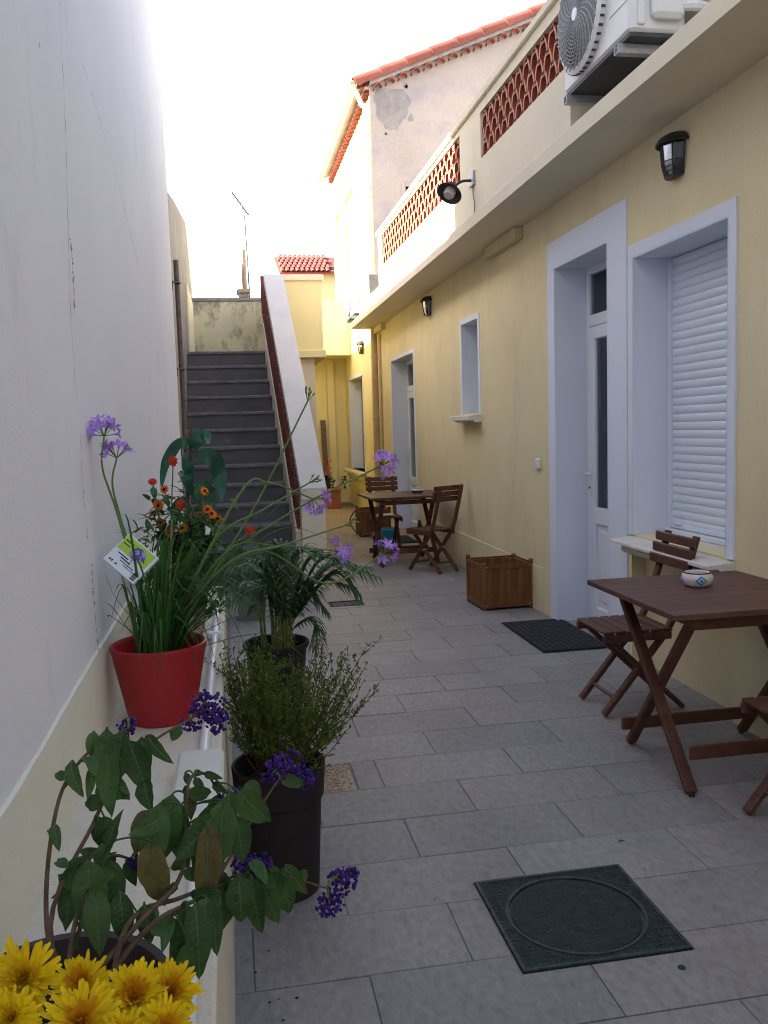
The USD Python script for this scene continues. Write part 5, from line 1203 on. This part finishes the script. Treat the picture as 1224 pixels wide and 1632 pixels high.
LV = [(170, 1160, 175, 1300, 38, 1.04), (195, 1165, 190, 1245, 36, 1.05), (205, 1180, 235, 1260, 40, 1.06), (150, 1165, 145, 1205, 20, 1.03), (112, 1215, 125, 1265, 24, 1.0), (145, 1225, 142, 1270, 16, 1.02), (235, 1172, 268, 1215, 22, 1.08), (225, 1175, 232, 1245, 26, 1.07), (190, 1225, 165, 1280, 40, 1.06), (230, 1245, 240, 1290, 30, 1.05), (165, 1300, 175, 1345, 34, 1.0), (155, 1300, 158, 1342, 26, 1.0), (85, 1315, 92, 1350, 18, .97), (180, 1230, 205, 1275, 26, 1.06),
      (130, 1370, 105, 1480, 44, .96), (140, 1370, 150, 1490, 52, .95), (160, 1370, 190, 1450, 46, .97), (120, 1380, 115, 1440, 36, .95), (170, 1360, 185, 1300, 20, .98), (150, 1420, 160, 1520, 40, .92),
      (240, 1290, 215, 1360, 36, 1.02), (255, 1280, 240, 1400, 46, 1.0), (275, 1265, 260, 1370, 44, 1.02), (290, 1280, 300, 1380, 40, 1.02), (265, 1300, 205, 1330, 30, 1.0), (300, 1255, 305, 1305, 22, 1.05), (310, 1240, 325, 1262, 14, 1.08), (240, 1340, 262, 1440, 50, .97), (295, 1232, 300, 1250, 12, 1.06), (320, 1235, 310, 1228, 10, 1.06),
      (345, 1280, 310, 1390, 46, 1.03), (355, 1275, 345, 1390, 50, 1.02), (365, 1265, 372, 1315, 36, 1.05), (380, 1260, 430, 1310, 44, 1.06), (340, 1300, 285, 1370, 44, 1.0), (390, 1250, 415, 1270, 28, 1.08), (330, 1310, 320, 1460, 44, .98), (375, 1300, 385, 1370, 40, 1.04), (300, 1440, 280, 1560, 40, .93), (310, 1440, 320, 1560, 44, .93), (330, 1430, 325, 1490, 32, .95),
      (365, 1400, 345, 1480, 44, 1.0), (380, 1395, 385, 1470, 46, 1.0), (400, 1395, 420, 1480, 40, 1.02), (415, 1390, 440, 1470, 44, 1.05), (430, 1380, 455, 1450, 36, 1.07), (450, 1385, 462, 1460, 26, 1.08), (455, 1378, 488, 1425, 26, 1.1), (350, 1420, 300, 1500, 40, .96), (340, 1440, 345, 1520, 30, .96), (400, 1370, 425, 1400, 24, 1.05), (300, 1500, 280, 1600, 34, .9), (270, 1455, 262, 1510, 22, .93), (230, 1440, 240, 1500, 30, .92), (190, 1420, 200, 1500, 36, .92)]
for k, (x0, y0, x1, y1, wpx, Y) in enumerate(LV):
    a, b = at(x0, y0, Y), at(x1, y1, Y + pr.uniform(-.04, .015))
    for q in (a, b): q[0] = max(q[0], XL + .03)
    d = b - a; L = np.linalg.norm(d); W = wpx / FPX * Y * 1.08; side_view = pr.uniform(-.5, .5)
    up = unit(np.array([side_view, -1.0, .35])); d0 = unit(d + up * L * .35)
    V, F = leaf(a, d0, up, L * 1.06, W, droop=pr.uniform(.4, .9), fold=pr.uniform(.1, .5), wave=.05, n=10, seed=k); V[:, 0] = np.maximum(V[:, 0], XL + .004)
    lp = hl.part('leaf', (V, F), 'leaf_helio_old' if k in (25, 27, 20, 36) else 'leaf_helio', smooth=60)
    mid = V[1::3]; nv = np.cross(V[2::3] - V[0::3], np.gradient(mid, axis=0)); nv /= np.maximum(np.linalg.norm(nv, axis=1, keepdims=True), 1e-9); sgn = np.sign((nv @ (EYE - mid.mean(0))).sum()); g = MB(); g.tube(mid + nv * sgn * .0006, np.linspace(.0011, .0004, len(mid)), 4, cap=False)
    for q in range(2, len(mid) - 2):
        for e_ in (V[0::3], V[2::3]): g.tube([mid[q] + nv[q] * sgn * .0005, mid[q] * .4 + e_[min(q + 1, len(mid) - 1)] * .6 + nv[q] * sgn * .0009], [.0005, .0002], 3, cap=False)
    hl.part('vein', g, 'leaf_vein', under=lp)
    i0 = min(((np.linalg.norm(c - a, axis=1).min(), bi) for bi, c in enumerate(bcv)))[1]; c = bcv[i0]; pt = c[np.linalg.norm(c - a, axis=1).argmin()]; g = MB(); g.tube(curve([pt, (pt + a) / 2 + [0, 0, .004], a, a + d0 * L * .12], 7), .0012, 4); hl.part('leaf_stalk', g, 'leaf_helio')
for k in range(70):                                            # small new leaves along the branches
    c = pr.choice(bcv); i = pr.randrange(8, len(c) - 1); d = unit([pr.gauss(0, 1), pr.gauss(-.4, .8), pr.gauss(-.3, .6)]); V, F = leaf(c[i], d, unit([pr.gauss(0, .6), -1, .4]), pr.uniform(.018, .045), pr.uniform(.010, .022), pr.uniform(.3, 1.2), .3, wave=.08, n=6, seed=k)
    if V[:, 0].min() > XL + .004: hl.part('leaf', (V, F), 'leaf_helio', smooth=60)
for hx, hy, Y, R_, n_ in ((330, 1125, 1.16, .024, 120), (345, 1150, 1.15, .018, 70), (305, 1155, 1.16, .014, 30), (205, 1156, 1.07, .013, 40), (455, 1222, 1.12, .026, 110), (485, 1240, 1.12, .018, 60), (370, 1268, 1.10, .016, 45), (402, 1382, 1.06, .025, 110), (545, 1405, 1.13, .022, 110), (525, 1440, 1.13, .020, 80), (220, 1375, 1.0, .012, 30), (560, 1392, 1.13, .010, 25), (432, 1240, 1.12, .012, 30)):
    c = at(hx, hy, Y); c[0] = max(c[0], XL + .03); g = MB()
    for k in range(n_):
        q = unit([pr.gauss(0, 1), pr.gauss(0, 1), pr.gauss(0, 1)]); p = c + q * R_ * pr.random() ** .4 * np.array([1.1, .8, .9]); r = pr.uniform(.0022, .0042)
        if pr.random() < .55: star_flower(g, p, q, r * 1.25, 5, .8, .15)
        ic = trimesh.creation.icosphere(0, r * .75); g.add(ic.vertices + p, ic.faces)
    hl.part('flower_head', g, 'purple_deep')
    i0 = min(((np.linalg.norm(cc - c, axis=1).min(), bi) for bi, cc in enumerate(bcv)))[1]; cc = bcv[i0]; pt = cc[np.linalg.norm(cc - c, axis=1).argmin()]; g = MB(); g.tube(curve([pt, (pt + c) / 2 + [0, 0, .01], c], 7), .0016, 5); hl.part('flower_stalk', g, 'stem_green')

# ---- yellow chrysanthemums
ch = T('chrysanthemum', 'clump of yellow chrysanthemums with golden centres at the near corner', 'flower', (-.165, .60, .84)); M0 = np.array([-.165, .60, .845])
for k, (hx, hy, Y, D, tilt, deep) in enumerate(((40, 1562, .62, 118, .2, 0), (132, 1572, .66, 92, -.1, .6), (212, 1590, .60, 104, .15, .7), (272, 1584, .62, 96, .4, .2), (130, 1632, .56, 120, .0, .5), (20, 1625, .56, 90, -.3, .1), (262, 1640, .56, 96, .2, 1.0), (195, 1660, .55, 90, .1, .6))):
    c = at(hx, hy, Y); c[0] = max(c[0], XL + .05); R_ = D / 2 / FPX * Y; ax = unit([tilt * .4 + pr.gauss(0, .12), -.62 + pr.gauss(0, .12), .75]); u = unit(np.cross(ax, [.2, .3, .9])); v = np.cross(ax, u)
    cv = curve([M0 + [pr.uniform(-.04, .04), pr.uniform(-.02, .03), 0], (M0 + c) / 2 + [0, 0, .01], c - ax * .01], 8); g = MB(); g.tube(cv, .0022, 5); sk = ch.part('stem', g, 'stem_green')
    pt, pi = MB(), MB()
    for ly in range(7):
        n_ = (24, 24, 22, 18, 15, 11, 8)[ly]; el = (-.15, .1, .35, .6, .85, 1.1, 1.35)[ly]; Lr = (1.0, .98, .92, .78, .60, .42, .28)[ly] * R_
        for q in range(n_):
            a = (q + .5 * (ly % 2)) * 2 * PI / n_ + pr.uniform(-.1, .1); e = el + pr.uniform(-.26, .26); rd = u * math.cos(a) + v * math.sin(a); d = rd * math.cos(e) + ax * math.sin(e); L = Lr * pr.uniform(.75, 1.12); w = R_ * pr.uniform(.055, .085); s = unit(np.cross(ax, rd)); nn = np.cross(d, s); p0 = c + rd * R_ * .06 + ax * .001 * ly
            V = []
            for t_, ww in ((0, .45), (.4, .9), (.78, 1.05), (.94, .8), (1.0, .25)): pp2 = p0 + d * L * t_ + ax * L * .18 * t_ * t_; V += [pp2 - s * w * ww + nn * w * .35 * ww, pp2 - nn * w * .12, pp2 + s * w * ww + nn * w * .35 * ww]
            (pt if ly < 4 else pi).add(V, [[i * 3 + j, i * 3 + j + 1, (i + 1) * 3 + j + 1, (i + 1) * 3 + j] for i in range(4) for j in range(2)])
    fp = ch.part('flower', pt, 'petal_yellow', under=sk); ch.part('inner_petals', pi, 'petal_gold' if deep > .15 else 'petal_amber', under=sk)
lv = MB()
for k in range(150):
    p = M0 + [pr.gauss(.02, .06), pr.gauss(0, .04), pr.uniform(.02, .17)]
    if p[2] > .99: continue
    d = unit([pr.gauss(0, 1), pr.gauss(-.2, .8), pr.gauss(.1, .5)]); V, F = leaf(p, d, (0, 0, 1), pr.uniform(.02, .04), pr.uniform(.012, .02), .6, .2, n=4)
    if V[:, 0].min() > XL + .004: lv.add(V, F)
ch.part('foliage', lv, 'leaf_helio', kind='stuff')
